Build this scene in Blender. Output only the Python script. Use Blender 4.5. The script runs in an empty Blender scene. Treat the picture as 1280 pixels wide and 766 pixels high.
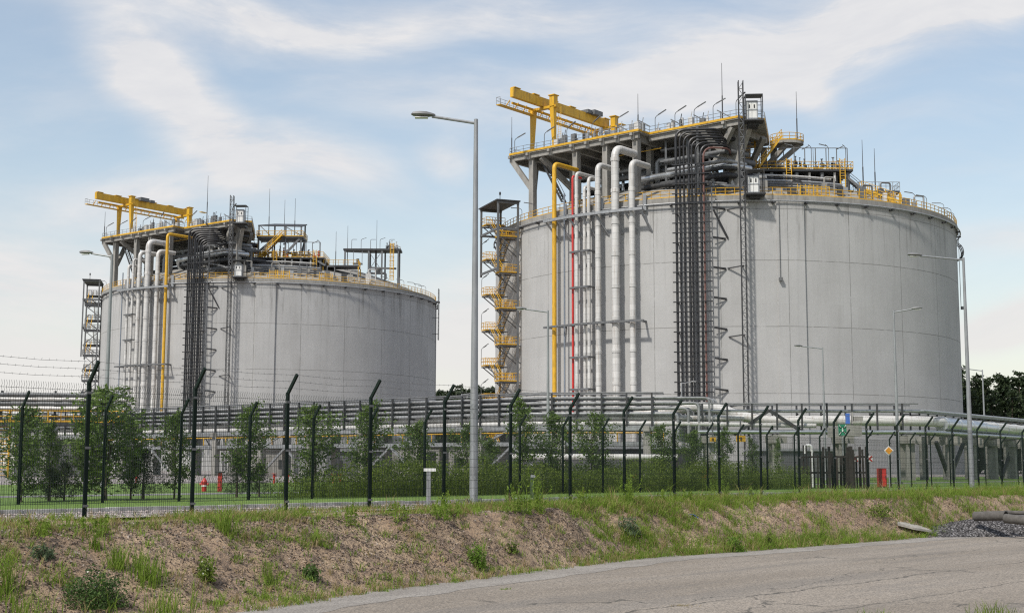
import bpy, math, random
import numpy as np
from mathutils import Vector, Matrix
random.seed(7); rng = np.random.default_rng(7)
R_ = math.radians; PI = math.pi
scene = bpy.context.scene
col = scene.collection

# ------------------------------------------------------------------ camera model
FPX, HOR, ROLL, EYE = 1650., 583., .003, 1.75
_th = math.atan((HOR - 383) / FPX)
FW = Vector((0, math.cos(_th), math.sin(_th))); _rt = Vector((1, 0, 0)); _up = _rt.cross(FW)
RT = _rt * math.cos(ROLL) + _up * math.sin(ROLL); UP = -_rt * math.sin(ROLL) + _up * math.cos(ROLL)
def ray(x, y): return FW + RT * ((x - 640) / FPX) - UP * ((y - 383) / FPX)
def at(x, y, Y): d = ray(x, y); k = Y / d.y; return Vector((d.x * k, Y, EYE + d.z * k))
def gnd(x, y, z): d = ray(x, y); k = (z - EYE) / d.z; return Vector((d.x * k, d.y * k, z))
cam_d = bpy.data.cameras.new('camera'); cam = bpy.data.objects.new('camera', cam_d); col.objects.link(cam)
m = Matrix((( RT.x, UP.x, -FW.x), (RT.y, UP.y, -FW.y), (RT.z, UP.z, -FW.z))).to_4x4(); m.translation = (0, 0, EYE)
cam.matrix_world = m
cam_d.sensor_width = 36; cam_d.lens = FPX / 1280 * 36; cam_d.clip_end = 20000; cam_d.clip_start = .1
scene.camera = cam

# ------------------------------------------------------------------ materials
def mat_new(name):
    M = bpy.data.materials.new(name); M.use_nodes = True
    nt = M.node_tree; b = nt.nodes['Principled BSDF']
    return M, nt, b
def N(nt, typ, **kw):
    n = nt.nodes.new(typ)
    for k, v in kw.items():
        if k.startswith('i_'): n.inputs[k[2:].replace('_', ' ')].default_value = v
        else: setattr(n, k, v)
    return n
def math_(nt, op, a, b=None, c=None):
    n = nt.nodes.new('ShaderNodeMath'); n.operation = op
    for i, v in enumerate((a, b, c)):
        if v is None: continue
        if isinstance(v, (int, float)): n.inputs[i].default_value = v
        else: nt.links.new(v, n.inputs[i])
    return n.outputs[0]
def mixc(nt, fac, a, b):
    n = nt.nodes.new('ShaderNodeMix'); n.data_type = 'RGBA'
    for s, v in ((n.inputs[0], fac), (n.inputs[6], a), (n.inputs[7], b)):
        if isinstance(v, (int, float)): s.default_value = v
        elif isinstance(v, tuple): s.default_value = (*v, 1) if len(v) == 3 else v
        else: nt.links.new(v, s)
    return n.outputs[2]
def ramp(nt, f, lo, hi):
    n = nt.nodes.new('ShaderNodeMapRange'); n.interpolation_type = 'SMOOTHSTEP'
    n.inputs[1].default_value = lo; n.inputs[2].default_value = hi
    nt.links.new(f, n.inputs[0]); return n.outputs[0]
def noise(nt, vec, scale, detail=4, rough=.55, dist=0):
    n = N(nt, 'ShaderNodeTexNoise', i_Scale=scale, i_Detail=detail, i_Roughness=rough, i_Distortion=dist)
    if vec is not None: nt.links.new(vec, n.inputs['Vector'])
    return n.outputs['Fac']
def mapped(nt, vec, scale=(1, 1, 1), rot=(0, 0, 0), loc=(0, 0, 0)):
    n = nt.nodes.new('ShaderNodeMapping'); n.inputs['Scale'].default_value = scale; n.inputs['Rotation'].default_value = rot; n.inputs['Location'].default_value = loc
    nt.links.new(vec, n.inputs['Vector']); return n.outputs[0]
def bump(nt, b, h, strength=.3, dist=.05):
    n = N(nt, 'ShaderNodeBump', i_Strength=strength, i_Distance=dist); nt.links.new(h, n.inputs['Height']); nt.links.new(n.outputs[0], b.inputs['Normal'])
def obj_co(nt): return nt.nodes.new('ShaderNodeTexCoord').outputs['Object']
def pos(nt): return nt.nodes.new('ShaderNodeNewGeometry').outputs['Position']

def simple(name, c, rough=.6, metal=0., var=.18, scale=2.5, dirt=None, dirt_amt=.5, stretch=(1, 1, .35), bmp=0.):
    M, nt, b = mat_new(name)
    v = mapped(nt, pos(nt), stretch)
    f = noise(nt, v, scale, 5, .6)
    lo = tuple(x * (1 - var) for x in c); hi = tuple(min(1, x * (1 + var)) for x in c)
    cc = mixc(nt, ramp(nt, f, .3, .7), lo, hi)
    if dirt:
        g = noise(nt, mapped(nt, pos(nt), (1.3, 1.3, .25), loc=(5, 2, 1)), scale * 1.7, 6, .65)
        cc = mixc(nt, math_(nt, 'MULTIPLY', ramp(nt, g, .5, .72), dirt_amt), cc, dirt)
    nt.links.new(cc, b.inputs['Base Color'])
    b.inputs['Roughness'].default_value = rough; b.inputs['Metallic'].default_value = metal
    if bmp: bump(nt, b, f, bmp, .02)
    return M

MT = {}
MT['concrete'] = simple('concrete', (.27, .26, .24), .9, 0, .15, 1.2, (.12, .11, .10), .5)
MT['steel'] = simple('galvanised_steel', (.30, .31, .32), .5, .35, .15, 3, (.16, .13, .11), .4)
MT['lampsteel'] = simple('lamp_post_steel', (.27, .28, .29), .55, .3, .12, 4, (.16, .15, .14), .4)
MT['dark'] = simple('dark_steel', (.045, .047, .05), .55, .3, .25, 3, (.09, .06, .045), .5)
MT['mid'] = simple('grey_painted_steel', (.13, .135, .14), .55, .2, .2, 3, (.1, .07, .05), .4)
MT['yellow'] = simple('yellow_paint', (.58, .33, .018), .5, 0, .14, 2.5, (.2, .11, .03), .55)
MT['crane'] = simple('crane_yellow_paint', (.60, .345, .02), .5, 0, .14, 1.2, (.22, .13, .04), .6)
MT['white'] = simple('white_paint', (.72, .72, .70), .5, 0, .06, 2, (.35, .33, .3), .3)
MT['red'] = simple('red_paint', (.50, .03, .025), .45, 0, .15, 3, (.22, .03, .02), .4)
MT['black'] = simple('black_pipe', (.018, .019, .022), .42, .2, .3, 2, (.06, .045, .04), .5)
MT['greenfence'] = simple('green_coated_steel', (.007, .016, .012), .75, .0, .2, 4, (.02, .03, .022), .4)
MT['greenfence'].node_tree.nodes['Principled BSDF'].inputs['Specular IOR Level'].default_value = .2
MT['wire'] = simple('green_wire', (.016, .026, .022), .55, .2, .2, 4)
MT['barb'] = simple('zinc_wire', (.17, .17, .17), .6, .4, .1, 4)
MT['silver'] = simple('bright_metal_cladding', (.5, .52, .54), .36, .85, .1, 2, (.35, .36, .37), .4)
MT['blue'] = simple('blue_plastic', (.05, .13, .42), .5)
MT['orange'] = simple('orange_enamel', (.72, .30, .02), .45)
MT['signgreen'] = simple('green_enamel', (.02, .22, .12), .45)
MT['conduit'] = simple('blue_grey_conduit', (.20, .23, .27), .5, .3)
MT['wood'] = simple('dark_weathered_timber', (.030, .024, .020), .9, 0, .35, 5, (.02, .017, .014), .5)
MT['cpipe'] = simple('old_concrete_pipe', (.095, .088, .08), .9, 0, .2, 5, (.06, .055, .05), .6, (1, 1, 1), .4)
MT['slab'] = simple('broken_concrete', (.30, .28, .25), .95, 0, .2, 5, (.15, .12, .09), .5, (1, 1, 1), .4)
MT['bark'] = simple('bark', (.07, .055, .042), .95, 0, .3, 8)
MT['flower'] = simple('white_petals', (.78, .78, .70), .7)

def clad():
    M, nt, b = mat_new('insulation_cladding')
    p = pos(nt); z = nt.nodes.new('ShaderNodeSeparateXYZ'); nt.links.new(p, z.inputs[0])
    fz = math_(nt, 'FRACT', math_(nt, 'MULTIPLY', z.outputs[2], 1.0))
    seam = math_(nt, 'LESS_THAN', fz, .05)
    cell = N(nt, 'ShaderNodeTexWhiteNoise', noise_dimensions='1D'); nt.links.new(math_(nt, 'FLOOR', z.outputs[2]), cell.inputs['W'])
    c = mixc(nt, cell.outputs['Value'], (.47, .465, .45), (.60, .59, .57))
    st = noise(nt, mapped(nt, p, (2.2, 2.2, .12)), 1.6, 5, .65)
    c = mixc(nt, math_(nt, 'MULTIPLY', ramp(nt, st, .48, .72), .6), c, (.24, .185, .135))
    c = mixc(nt, math_(nt, 'MULTIPLY', seam, .55), c, (.2, .2, .2))
    nt.links.new(c, b.inputs['Base Color']); b.inputs['Metallic'].default_value = .08; b.inputs['Roughness'].default_value = .5
    return M
MT['clad'] = clad()

def tank_mat(name, seam0, seamd, dark):
    M, nt, b = mat_new(name)
    o = obj_co(nt); s = nt.nodes.new('ShaderNodeSeparateXYZ'); nt.links.new(o, s.inputs[0])
    ang = math_(nt, 'ARCTAN2', s.outputs[0], math_(nt, 'MULTIPLY', s.outputs[1], -1))
    deg = math_(nt, 'MULTIPLY', ang, 180 / PI)
    z = s.outputs[2]
    arc = math_(nt, 'MULTIPLY', ang, 40.)
    cv = nt.nodes.new('ShaderNodeCombineXYZ'); nt.links.new(arc, cv.inputs[0]); nt.links.new(z, cv.inputs[1]); V = cv.outputs[0]
    # lift joints and vertical joints
    def line(val, period, off, half):
        f = math_(nt, 'FRACT', math_(nt, 'DIVIDE', math_(nt, 'SUBTRACT', val, off - period / 2), period))
        d = math_(nt, 'ABSOLUTE', math_(nt, 'SUBTRACT', f, .5))
        return math_(nt, 'LESS_THAN', d, half / period)
    hz = line(z, 9.85, 2.05, .055)
    vz = line(deg, seamd, seam0, .075)
    top = math_(nt, 'LESS_THAN', math_(nt, 'ABSOLUTE', math_(nt, 'SUBTRACT', z, 39.3)), .05)
    sm = math_(nt, 'MAXIMUM', math_(nt, 'MAXIMUM', hz, vz), top)
    brk = ramp(nt, noise(nt, V, .9, 3), .25, .5)
    # formwork panel joints: faint grid, each panel a slightly different grey
    br = N(nt, 'ShaderNodeTexBrick', offset=0., squash=1.); br.inputs['Scale'].default_value = 1; br.inputs['Brick Width'].default_value = 2.445; br.inputs['Row Height'].default_value = 3.283
    br.inputs['Mortar Size'].default_value = .02; br.inputs['Mortar Smooth'].default_value = 0; br.inputs['Color1'].default_value = (.0, .0, .0, 1); br.inputs['Color2'].default_value = (1, 1, 1, 1); br.inputs['Mortar'].default_value = (.1, .1, .1, 1)
    nt.links.new(mapped(nt, V, loc=(0, 1.2, 0)), br.inputs['Vector'])
    pv = nt.nodes.new('ShaderNodeSeparateColor'); nt.links.new(br.outputs['Color'], pv.inputs[0])
    f1 = noise(nt, V, .09, 6, .62); f2 = noise(nt, mapped(nt, V, (1, .055, 1)), 1.1, 6, .7); f3 = noise(nt, V, 2.2, 5, .7); f4 = noise(nt, mapped(nt, V, (1, .03, 1), loc=(3, 7, 0)), .35, 4, .6)
    base = mixc(nt, ramp(nt, f1, .3, .7), tuple(x * .93 for x in (.398, .397, .392)), tuple(x * 1.06 for x in (.398, .397, .392)))
    base = mixc(nt, math_(nt, 'MULTIPLY', pv.outputs[0], .10), base, (.24, .235, .22))
    base = mixc(nt, math_(nt, 'MULTIPLY', ramp(nt, f3, .35, .75), .11), base, (.22, .215, .2))
    base = mixc(nt, math_(nt, 'MULTIPLY', ramp(nt, f4, .45, .75), .15 + .2 * dark), base, (.23, .225, .215))
    # run-off streaks under the rim, fading downwards
    fade = ramp(nt, z, 27., 41.)
    strk = math_(nt, 'MULTIPLY', ramp(nt, f2, .5 - .05 * dark, .72), math_(nt, 'MULTIPLY_ADD', fade, .55 + .2 * dark, .10))
    base = mixc(nt, strk, base, (.115, .11, .10))
    band = math_(nt, 'MULTIPLY', ramp(nt, z, 38.8, 39.6), math_(nt, 'MULTIPLY_ADD', f2, .35, .0))
    base = mixc(nt, band, base, (.13, .125, .115))
    base = mixc(nt, math_(nt, 'MULTIPLY', math_(nt, 'MULTIPLY', sm, brk), .6), base, (.10, .098, .09))
    base = mixc(nt, math_(nt, 'MULTIPLY', br.outputs['Fac'], .10), base, (.1, .1, .1))
    nt.links.new(base, b.inputs['Base Color']); b.inputs['Roughness'].default_value = .92
    bump(nt, b, f3, .12, .03)
    return M
MT['tank_near'] = tank_mat('near_tank_concrete', 5., 14.3, 0.)
MT['tank_far'] = tank_mat('far_tank_concrete', 2.3, 14.3, .6)

UF = Vector((.678, .735, 0)).normalized(); NF = Vector((-UF.y, UF.x, 0)); P0 = Vector((-8.51, 26.62, 0))
FANG = math.atan2(UF.y, UF.x)
def F(t, n, z=0.): v = P0 + UF * t + NF * n; v.z = z; return v
def tn(p): d = Vector((p[0], p[1], 0)) - P0; return d.dot(UF), d.dot(NF)
def fence_co(nt):                       # position in metres along / across the fence
    g = pos(nt); s = nt.nodes.new('ShaderNodeVectorMath'); s.operation = 'SUBTRACT'; nt.links.new(g, s.inputs[0]); s.inputs[1].default_value = P0
    r = nt.nodes.new('ShaderNodeVectorRotate'); r.rotation_type = 'Z_AXIS'; r.inputs['Angle'].default_value = -FANG; nt.links.new(s.outputs[0], r.inputs['Vector'])
    return r.outputs[0]

def dirt_mat():
    M, nt, b = mat_new('sandy_bank_soil')
    p = pos(nt)
    a = noise(nt, p, .45, 5, .6); c = noise(nt, p, 5., 6, .7); d = noise(nt, mapped(nt, p, loc=(9, 3, 2)), 19., 4, .7)
    base = mixc(nt, ramp(nt, a, .35, .65), (.30, .205, .13), (.43, .315, .205))
    base = mixc(nt, math_(nt, 'MULTIPLY', ramp(nt, c, .46, .62), .75), base, (.15, .105, .078))
    v = N(nt, 'ShaderNodeTexVoronoi', i_Scale=22.); nt.links.new(p, v.inputs['Vector'])
    base = mixc(nt, math_(nt, 'MULTIPLY', ramp(nt, d, .50, .62), .8), base, (.10, .07, .052))
    base = mixc(nt, math_(nt, 'MULTIPLY', ramp(nt, noise(nt, mapped(nt, p, loc=(1, 8, 4)), 46., 3, .7), .52, .6), .6), base, (.09, .066, .05))
    base = mixc(nt, math_(nt, 'MULTIPLY', ramp(nt, noise(nt, p, 27., 2), .66, .72), .8), base, (.46, .40, .33))
    nt.links.new(base, b.inputs['Base Color']); b.inputs['Roughness'].default_value = .95
    bump(nt, b, math_(nt, 'ADD', c, math_(nt, 'MULTIPLY', d, .6)), .8, .08)
    return M
MT['dirt'] = dirt_mat()
def asphalt_mat():
    M, nt, b = mat_new('worn_asphalt')
    p = fence_co(nt)
    a = noise(nt, mapped(nt, p, (.25, 1, 1)), .35, 5, .6); c = noise(nt, p, 28., 4, .7); d = noise(nt, p, 1.6, 6, .7)
    base = mixc(nt, ramp(nt, a, .35, .65), (.245, .205, .162), (.33, .283, .232))
    base = mixc(nt, math_(nt, 'MULTIPLY', ramp(nt, d, .5, .7), .45), base, (.26, .215, .165))
    base = mixc(nt, math_(nt, 'MULTIPLY', ramp(nt, c, .44, .58), .75), base, (.085, .075, .065))
    base = mixc(nt, math_(nt, 'MULTIPLY', ramp(nt, noise(nt, mapped(nt, p, (.12, 1.4, 1), loc=(4, 4, 0)), .8, 5, .6), .48, .66), .35), base, (.13, .12, .11))
    v = N(nt, 'ShaderNodeTexVoronoi', i_Scale=45.); nt.links.new(p, v.inputs['Vector'])
    base = mixc(nt, math_(nt, 'MULTIPLY', ramp(nt, v.outputs['Color'], .8, .9), .5), base, (.40, .36, .31))
    # cracks
    s = nt.nodes.new('ShaderNodeSeparateXYZ'); nt.links.new(p, s.inputs[0])
    w1 = noise(nt, p, .7, 5, .7); w2 = noise(nt, p, .25, 5, .7)
    vv = N(nt, 'ShaderNodeTexVoronoi', feature='DISTANCE_TO_EDGE', i_Scale=.16)
    dsp = nt.nodes.new('ShaderNodeVectorMath'); dsp.operation = 'MULTIPLY_ADD'
    nn = N(nt, 'ShaderNodeTexNoise', i_Scale=.8, i_Detail=5.); nt.links.new(p, nn.inputs['Vector'])
    nt.links.new(nn.outputs['Color'], dsp.inputs[0]); dsp.inputs[1].default_value = (2.2, 2.2, 0); nt.links.new(mapped(nt, p, (.55, 1, 1)), dsp.inputs[2])
    nt.links.new(dsp.outputs[0], vv.inputs['Vector'])
    cr = math_(nt, 'LESS_THAN', vv.outputs['Distance'], .0042)
    crk = math_(nt, 'MULTIPLY', cr, ramp(nt, w1, .40, .55))
    l1 = math_(nt, 'LESS_THAN', math_(nt, 'ABSOLUTE', math_(nt, 'SUBTRACT', math_(nt, 'MULTIPLY_ADD', w1, .9, s.outputs[1]), -10.6)), .035)
    l2 = math_(nt, 'LESS_THAN', math_(nt, 'ABSOLUTE', math_(nt, 'SUBTRACT', math_(nt, 'MULTIPLY_ADD', w1, .5, s.outputs[1]), -13.1)), .022)
    crk = math_(nt, 'MAXIMUM', crk, math_(nt, 'MAXIMUM', math_(nt, 'MULTIPLY', l2, ramp(nt, w2, .35, .5)), math_(nt, 'MULTIPLY', l1, ramp(nt, w2, .4, .5))))
    base = mixc(nt, math_(nt, 'MULTIPLY', crk, .75), base, (.045, .042, .035))
    nt.links.new(base, b.inputs['Base Color']); b.inputs['Roughness'].default_value = .92
    bump(nt, b, c, .35, .02)
    return M
MT['asphalt'] = asphalt_mat()
def strip_mat():
    M, nt, b = mat_new('pale_edge_strip')
    p = fence_co(nt); a = noise(nt, mapped(nt, p, (.4, 1, 1)), 1.2, 6, .65); c = noise(nt, p, 30., 4, .7)
    base = mixc(nt, ramp(nt, a, .35, .65), (.25, .225, .198), (.325, .298, .265))
    base = mixc(nt, math_(nt, 'MULTIPLY', ramp(nt, c, .46, .6), .75), base, (.10, .09, .082))
    nt.links.new(base, b.inputs['Base Color']); b.inputs['Roughness'].default_value = .92; bump(nt, b, c, .5, .02)
    return M
MT['strip'] = strip_mat()
def stones_mat(name, c1, c2, c3, scale=16.):
    M, nt, b = mat_new(name)
    p = pos(nt); v = N(nt, 'ShaderNodeTexVoronoi', i_Scale=scale); nt.links.new(p, v.inputs['Vector'])
    sp = nt.nodes.new('ShaderNodeSeparateColor'); nt.links.new(v.outputs['Color'], sp.inputs[0])
    base = mixc(nt, sp.outputs[0], c1, c2); base = mixc(nt, ramp(nt, sp.outputs[1], .7, .8), base, c3)
    base = mixc(nt, ramp(nt, v.outputs['Distance'], .35, .7), base, tuple(x * .25 for x in c1))
    nt.links.new(base, b.inputs['Base Color']); b.inputs['Roughness'].default_value = .9
    bump(nt, b, v.outputs['Distance'], -.5, .04)
    return M
MT['gravel'] = stones_mat('pinkish_gravel', (.34, .29, .27), (.50, .44, .41), (.62, .58, .55), 14.)
MT['heapstone'] = stones_mat('dark_crushed_stone', (.07, .065, .065), (.15, .14, .14), (.26, .25, .25), 15.)
def lawn_mat():
    M, nt, b = mat_new('lawn_grass')
    p = pos(nt); a = noise(nt, p, .25, 5, .6); c = noise(nt, p, 9., 5, .7)
    base = mixc(nt, ramp(nt, a, .35, .65), (.10, .18, .026), (.14, .22, .035))
    base = mixc(nt, math_(nt, 'MULTIPLY', ramp(nt, c, .45, .62), .5), base, (.06, .105, .018))
    nt.links.new(base, b.inputs['Base Color']); b.inputs['Roughness'].default_value = .9; bump(nt, b, c, .7, .06)
    return M
MT['lawn'] = lawn_mat()
def leaf_mat(name, c1, c2, tr=.3):
    M, nt, b = mat_new(name)
    a = noise(nt, pos(nt), 1.2, 3, .6); r = N(nt, 'ShaderNodeTexWhiteNoise', noise_dimensions='3D')
    sn = nt.nodes.new('ShaderNodeVectorMath'); sn.operation = 'SNAP'; nt.links.new(pos(nt), sn.inputs[0]); sn.inputs[1].default_value = (.11, .11, .11); nt.links.new(sn.outputs[0], r.inputs['Vector'])
    f = math_(nt, 'ADD', math_(nt, 'MULTIPLY', ramp(nt, a, .3, .7), .55), math_(nt, 'MULTIPLY', r.outputs['Value'], .45))
    c = mixc(nt, f, c1, c2)
    nt.links.new(c, b.inputs['Base Color']); b.inputs['Roughness'].default_value = .6; b.inputs['Specular IOR Level'].default_value = .25
    t = nt.nodes.new('ShaderNodeBsdfTranslucent'); nt.links.new(c, t.inputs['Color'])
    mx = nt.nodes.new('ShaderNodeMixShader'); mx.inputs[0].default_value = tr
    nt.links.new(b.outputs[0], mx.inputs[1]); nt.links.new(t.outputs[0], mx.inputs[2])
    nt.links.new(mx.outputs[0], nt.nodes['Material Output'].inputs['Surface'])
    return M
MT['grass'] = leaf_mat('bank_grass', (.12, .20, .024), (.24, .33, .05), .4)
MT['drygrass'] = leaf_mat('dry_grass', (.24, .19, .08), (.34, .27, .13), .3)
MT['weed'] = leaf_mat('weed_leaves', (.085, .135, .022), (.20, .26, .045), .4)
MT['sapling'] = leaf_mat('sapling_leaves', (.055, .10, .022), (.18, .26, .06), .42)
MT['pine'] = leaf_mat('pine_needles', (.014, .026, .011), (.042, .062, .023), .12)
MT['darkbush'] = leaf_mat('dark_clover_leaves', (.035, .075, .018), (.10, .165, .04), .3)
MT['brightbush'] = leaf_mat('bright_shrub_leaves', (.09, .17, .02), (.16, .27, .035), .35)
MT['greyleaf'] = leaf_mat('grey_green_leaves', (.06, .095, .05), (.12, .165, .09), .25)

# ------------------------------------------------------------------ mesh helpers
class MB:
    def __init__(s): s.v = []; s.f = []
    def add(s, vs, fs):
        k = len(s.v); s.v.extend(Vector(v) for v in vs); s.f.extend(tuple(i + k for i in f) for f in fs); return s
    def hexa(s, p):                     # 8 points, bottom ring then top ring
        return s.add(p, [(3, 2, 1, 0), (4, 5, 6, 7), (0, 1, 5, 4), (1, 2, 6, 5), (2, 3, 7, 6), (3, 0, 4, 7)])
    def box(s, c, sz, ax=None, ay=None):
        c = Vector(c); ax = Vector(ax or (1, 0, 0)); ay = Vector(ay or (-ax.y, ax.x, 0)); az = Vector((0, 0, 1))
        x, y, z = ax * sz[0] / 2, ay * sz[1] / 2, az * sz[2] / 2
        return s.hexa([c - x - y - z, c + x - y - z, c + x + y - z, c - x + y - z, c - x - y + z, c + x - y + z, c + x + y + z, c - x + y + z])
    def beam(s, p, q, w, h=None, up=(0, 0, 1), w2=None, h2=None):
        p, q = Vector(p), Vector(q); h = h or w; w2 = w2 or w; h2 = h2 or (h if w2 == w else h * w2 / w); d = (q - p).normalized(); up = Vector(up)
        if abs(d.dot(up)) > .98: up = Vector((1, 0, 0)) if abs(d.x) < .9 else Vector((0, 1, 0))
        a = d.cross(up).normalized(); b = a.cross(d)
        return s.hexa([p - a * w / 2 - b * h / 2, p + a * w / 2 - b * h / 2, p + a * w / 2 + b * h / 2, p - a * w / 2 + b * h / 2,
                       q - a * w2 / 2 - b * h2 / 2, q + a * w2 / 2 - b * h2 / 2, q + a * w2 / 2 + b * h2 / 2, q - a * w2 / 2 + b * h2 / 2])
    def tube(s, pts, r, n=8, cap=True):
        pts = [Vector(p) for p in pts]; rs = r if isinstance(r, (list, tuple)) else [r] * len(pts)
        T = []
        for i in range(len(pts)):
            a = pts[min(i + 1, len(pts) - 1)] - pts[max(i - 1, 0)]; T.append(a.normalized())
        ref = Vector((0, 0, 1)) if abs(T[0].z) < .9 else Vector((1, 0, 0))
        u = T[0].cross(ref).normalized(); k = len(s.v); vs = []
        for i, p in enumerate(pts):
            u = (u - T[i] * u.dot(T[i])).normalized(); w = T[i].cross(u)
            for j in range(n):
                a = 2 * PI * j / n; vs.append(p + (u * math.cos(a) + w * math.sin(a)) * rs[i])
        fs = []
        for i in range(len(pts) - 1):
            for j in range(n): fs.append((i * n + j, i * n + (j + 1) % n, (i + 1) * n + (j + 1) % n, (i + 1) * n + j))
        if cap: fs.append(tuple(range(n - 1, -1, -1))); fs.append(tuple(range((len(pts) - 1) * n, len(pts) * n)))
        return s.add(vs, fs)
    def lathe(s, prof, n=16, c=(0, 0, 0)):
        c = Vector(c); vs = []; fs = []
        for r, z in prof:
            for j in range(n): a = 2 * PI * j / n; vs.append(c + Vector((r * math.cos(a), r * math.sin(a), z)))
        for i in range(len(prof) - 1):
            for j in range(n): fs.append((i * n + j, i * n + (j + 1) % n, (i + 1) * n + (j + 1) % n, (i + 1) * n + j))
        fs.append(tuple(range(n - 1, -1, -1))); fs.append(tuple(range((len(prof) - 1) * n, len(prof) * n)))
        return s.add(vs, fs)
    def prism(s, poly, z0, z1):
        n = len(poly); vs = [Vector((p[0], p[1], z0)) for p in poly] + [Vector((p[0], p[1], z1)) for p in poly]
        return s.add(vs, [tuple(range(n - 1, -1, -1)), tuple(range(n, 2 * n))] + [(i, (i + 1) % n, n + (i + 1) % n, n + i) for i in range(n)])
    def rail(s, pts, h=1.1, sp=2., r=.045, mid=True, toe=False, closed=False, pn=4):
        pts = [Vector(p) for p in pts]
        if closed: pts = pts + [pts[0]]
        for k, hh in enumerate([h, h * .52] if mid else [h]): s.tube([p + Vector((0, 0, hh)) for p in pts], r, pn)
        if toe:
            for a, b in zip(pts[:-1], pts[1:]): s.beam(a + Vector((0, 0, .09)), b + Vector((0, 0, .09)), .03, .18)
        acc = 0.; s.tube([pts[0], pts[0] + Vector((0, 0, h))], r, pn)
        for a, b in zip(pts[:-1], pts[1:]):
            L = (b - a).length; k = max(1, round(L / sp)) if L > sp * .6 else 0
            if k:
                for i in range(1, k + 1): q = a.lerp(b, i / k); s.tube([q, q + Vector((0, 0, h))], r, pn)
            else:
                acc += L
                if acc >= sp: acc = 0; s.tube([b, b + Vector((0, 0, h))], r, pn)
        return s
    def mesh(s, name, mat, off=None, smooth=False):
        me = bpy.data.meshes.new(name); o = off or Vector((0, 0, 0))
        me.from_pydata([tuple(v - o) for v in s.v], [], s.f); me.update()
        if mat: me.materials.append(mat if not isinstance(mat, str) else MT[mat])
        if smooth:
            me.polygons.foreach_set('use_smooth', [True] * len(me.polygons))
            me.set_sharp_from_angle(angle=R_(40))
        return me

class Frame:
    def __init__(s, loc=(0, 0, 0), rot=0.): s.loc = Vector(loc); s.rot = rot; s.m = Matrix.Translation(s.loc) @ Matrix.Rotation(rot, 4, 'Z')
W0 = Frame()
BASE = {}
def props(o, label, cat, group=None, kind=None):
    if label: o['label'] = label
    if cat: o['category'] = cat
    if group: o['group'] = group
    if kind: o['kind'] = kind
def thing(name, label, cat, base, fr=W0, group=None, rot=0.):
    o = bpy.data.objects.new(name, None); col.objects.link(o); o.empty_display_size = .2
    base = Vector(base); o.location = fr.m @ base; o.rotation_euler = (0, 0, fr.rot); BASE[o.name] = base
    props(o, label, cat, group); return o
def part(name, mb, mat, parent, label=None, smooth=False, kind=None):
    b = BASE[parent.name]; o = bpy.data.objects.new(name, mb.mesh(name, mat, b, smooth)); col.objects.link(o)
    o.parent = parent; BASE[o.name] = b
    if label: o['label'] = label
    if kind: o['kind'] = kind
    return o
def solo(name, mb, mat, label, cat, group=None, fr=W0, smooth=False, kind=None, base=None):
    if base is None:
        xs = [v.x for v in mb.v]; ys = [v.y for v in mb.v]; zs = [v.z for v in mb.v]
        base = Vector(((min(xs) + max(xs)) / 2, (min(ys) + max(ys)) / 2, min(zs)))
    base = Vector(base)
    o = bpy.data.objects.new(name, mb.mesh(name, mat, base, smooth)); col.objects.link(o)
    o.location = fr.m @ base; o.rotation_euler = (0, 0, fr.rot); BASE[o.name] = base
    props(o, label, cat, group, kind); return o
def copy_tree(o, parent=None):
    c = o.copy(); col.objects.link(c); c.parent = parent
    if parent is not None: c.matrix_parent_inverse = o.matrix_parent_inverse
    BASE[c.name] = BASE.get(o.name, Vector())
    for ch in list(o.children): copy_tree(ch, c)
    return c
def bend(pts, rad, seg=6):              # polyline with rounded corners
    pts = [Vector(p) for p in pts]; out = [pts[0]]
    for a, b, c in zip(pts[:-2], pts[1:-1], pts[2:]):
        d1 = (a - b); d2 = (c - b); r = min(rad, d1.length * .48, d2.length * .48)
        p = b + d1.normalized() * r; q = b + d2.normalized() * r
        for i in range(seg + 1):
            t = i / seg; out.append(p * (1 - t) ** 2 + b * 2 * t * (1 - t) + q * t * t)
    out.append(pts[-1]); return out

# ------------------------------------------------------------------ ground
ZR, ZF, ZL = -.55, .70, .60
toe_px = [(0, 792), (310, 763), (450, 741), (600, 722), (800, 697), (960, 686), (1130, 673)]
TOE = sorted(tn(gnd(x, y, ZR)) for x, y in toe_px)
TOE = [(-60, TOE[0][1] - .4)] + TOE + [(32, TOE[-1][1] - .2), (80, TOE[-1][1] - .5)]
EDGE = [(-60, -4.2), (-3.8, -4.0), (-.8, -3.2), (5.4, -3.2), (9.8, -2.6), (16.5, -1.7), (22, -1.5), (28, -2.6), (41, -2.8), (80, -3)]
def interp(tab, t): return float(np.interp(t, [a for a, b in tab], [b for a, b in tab]))
def vnoise(seed, n=64):
    g = np.random.default_rng(seed).random((n, n))
    def f(x, y):
        xi, yi = math.floor(x), math.floor(y); fx, fy = x - xi, y - yi; fx = fx * fx * (3 - 2 * fx); fy = fy * fy * (3 - 2 * fy)
        a = g[xi % n][yi % n]; b = g[(xi + 1) % n][yi % n]; c = g[xi % n][(yi + 1) % n]; d = g[(xi + 1) % n][(yi + 1) % n]
        return (a * (1 - fx) + b * fx) * (1 - fy) + (c * (1 - fx) + d * fx) * fy
    return f
vn1, vn2, vn3 = vnoise(1), vnoise(2), vnoise(3)
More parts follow.
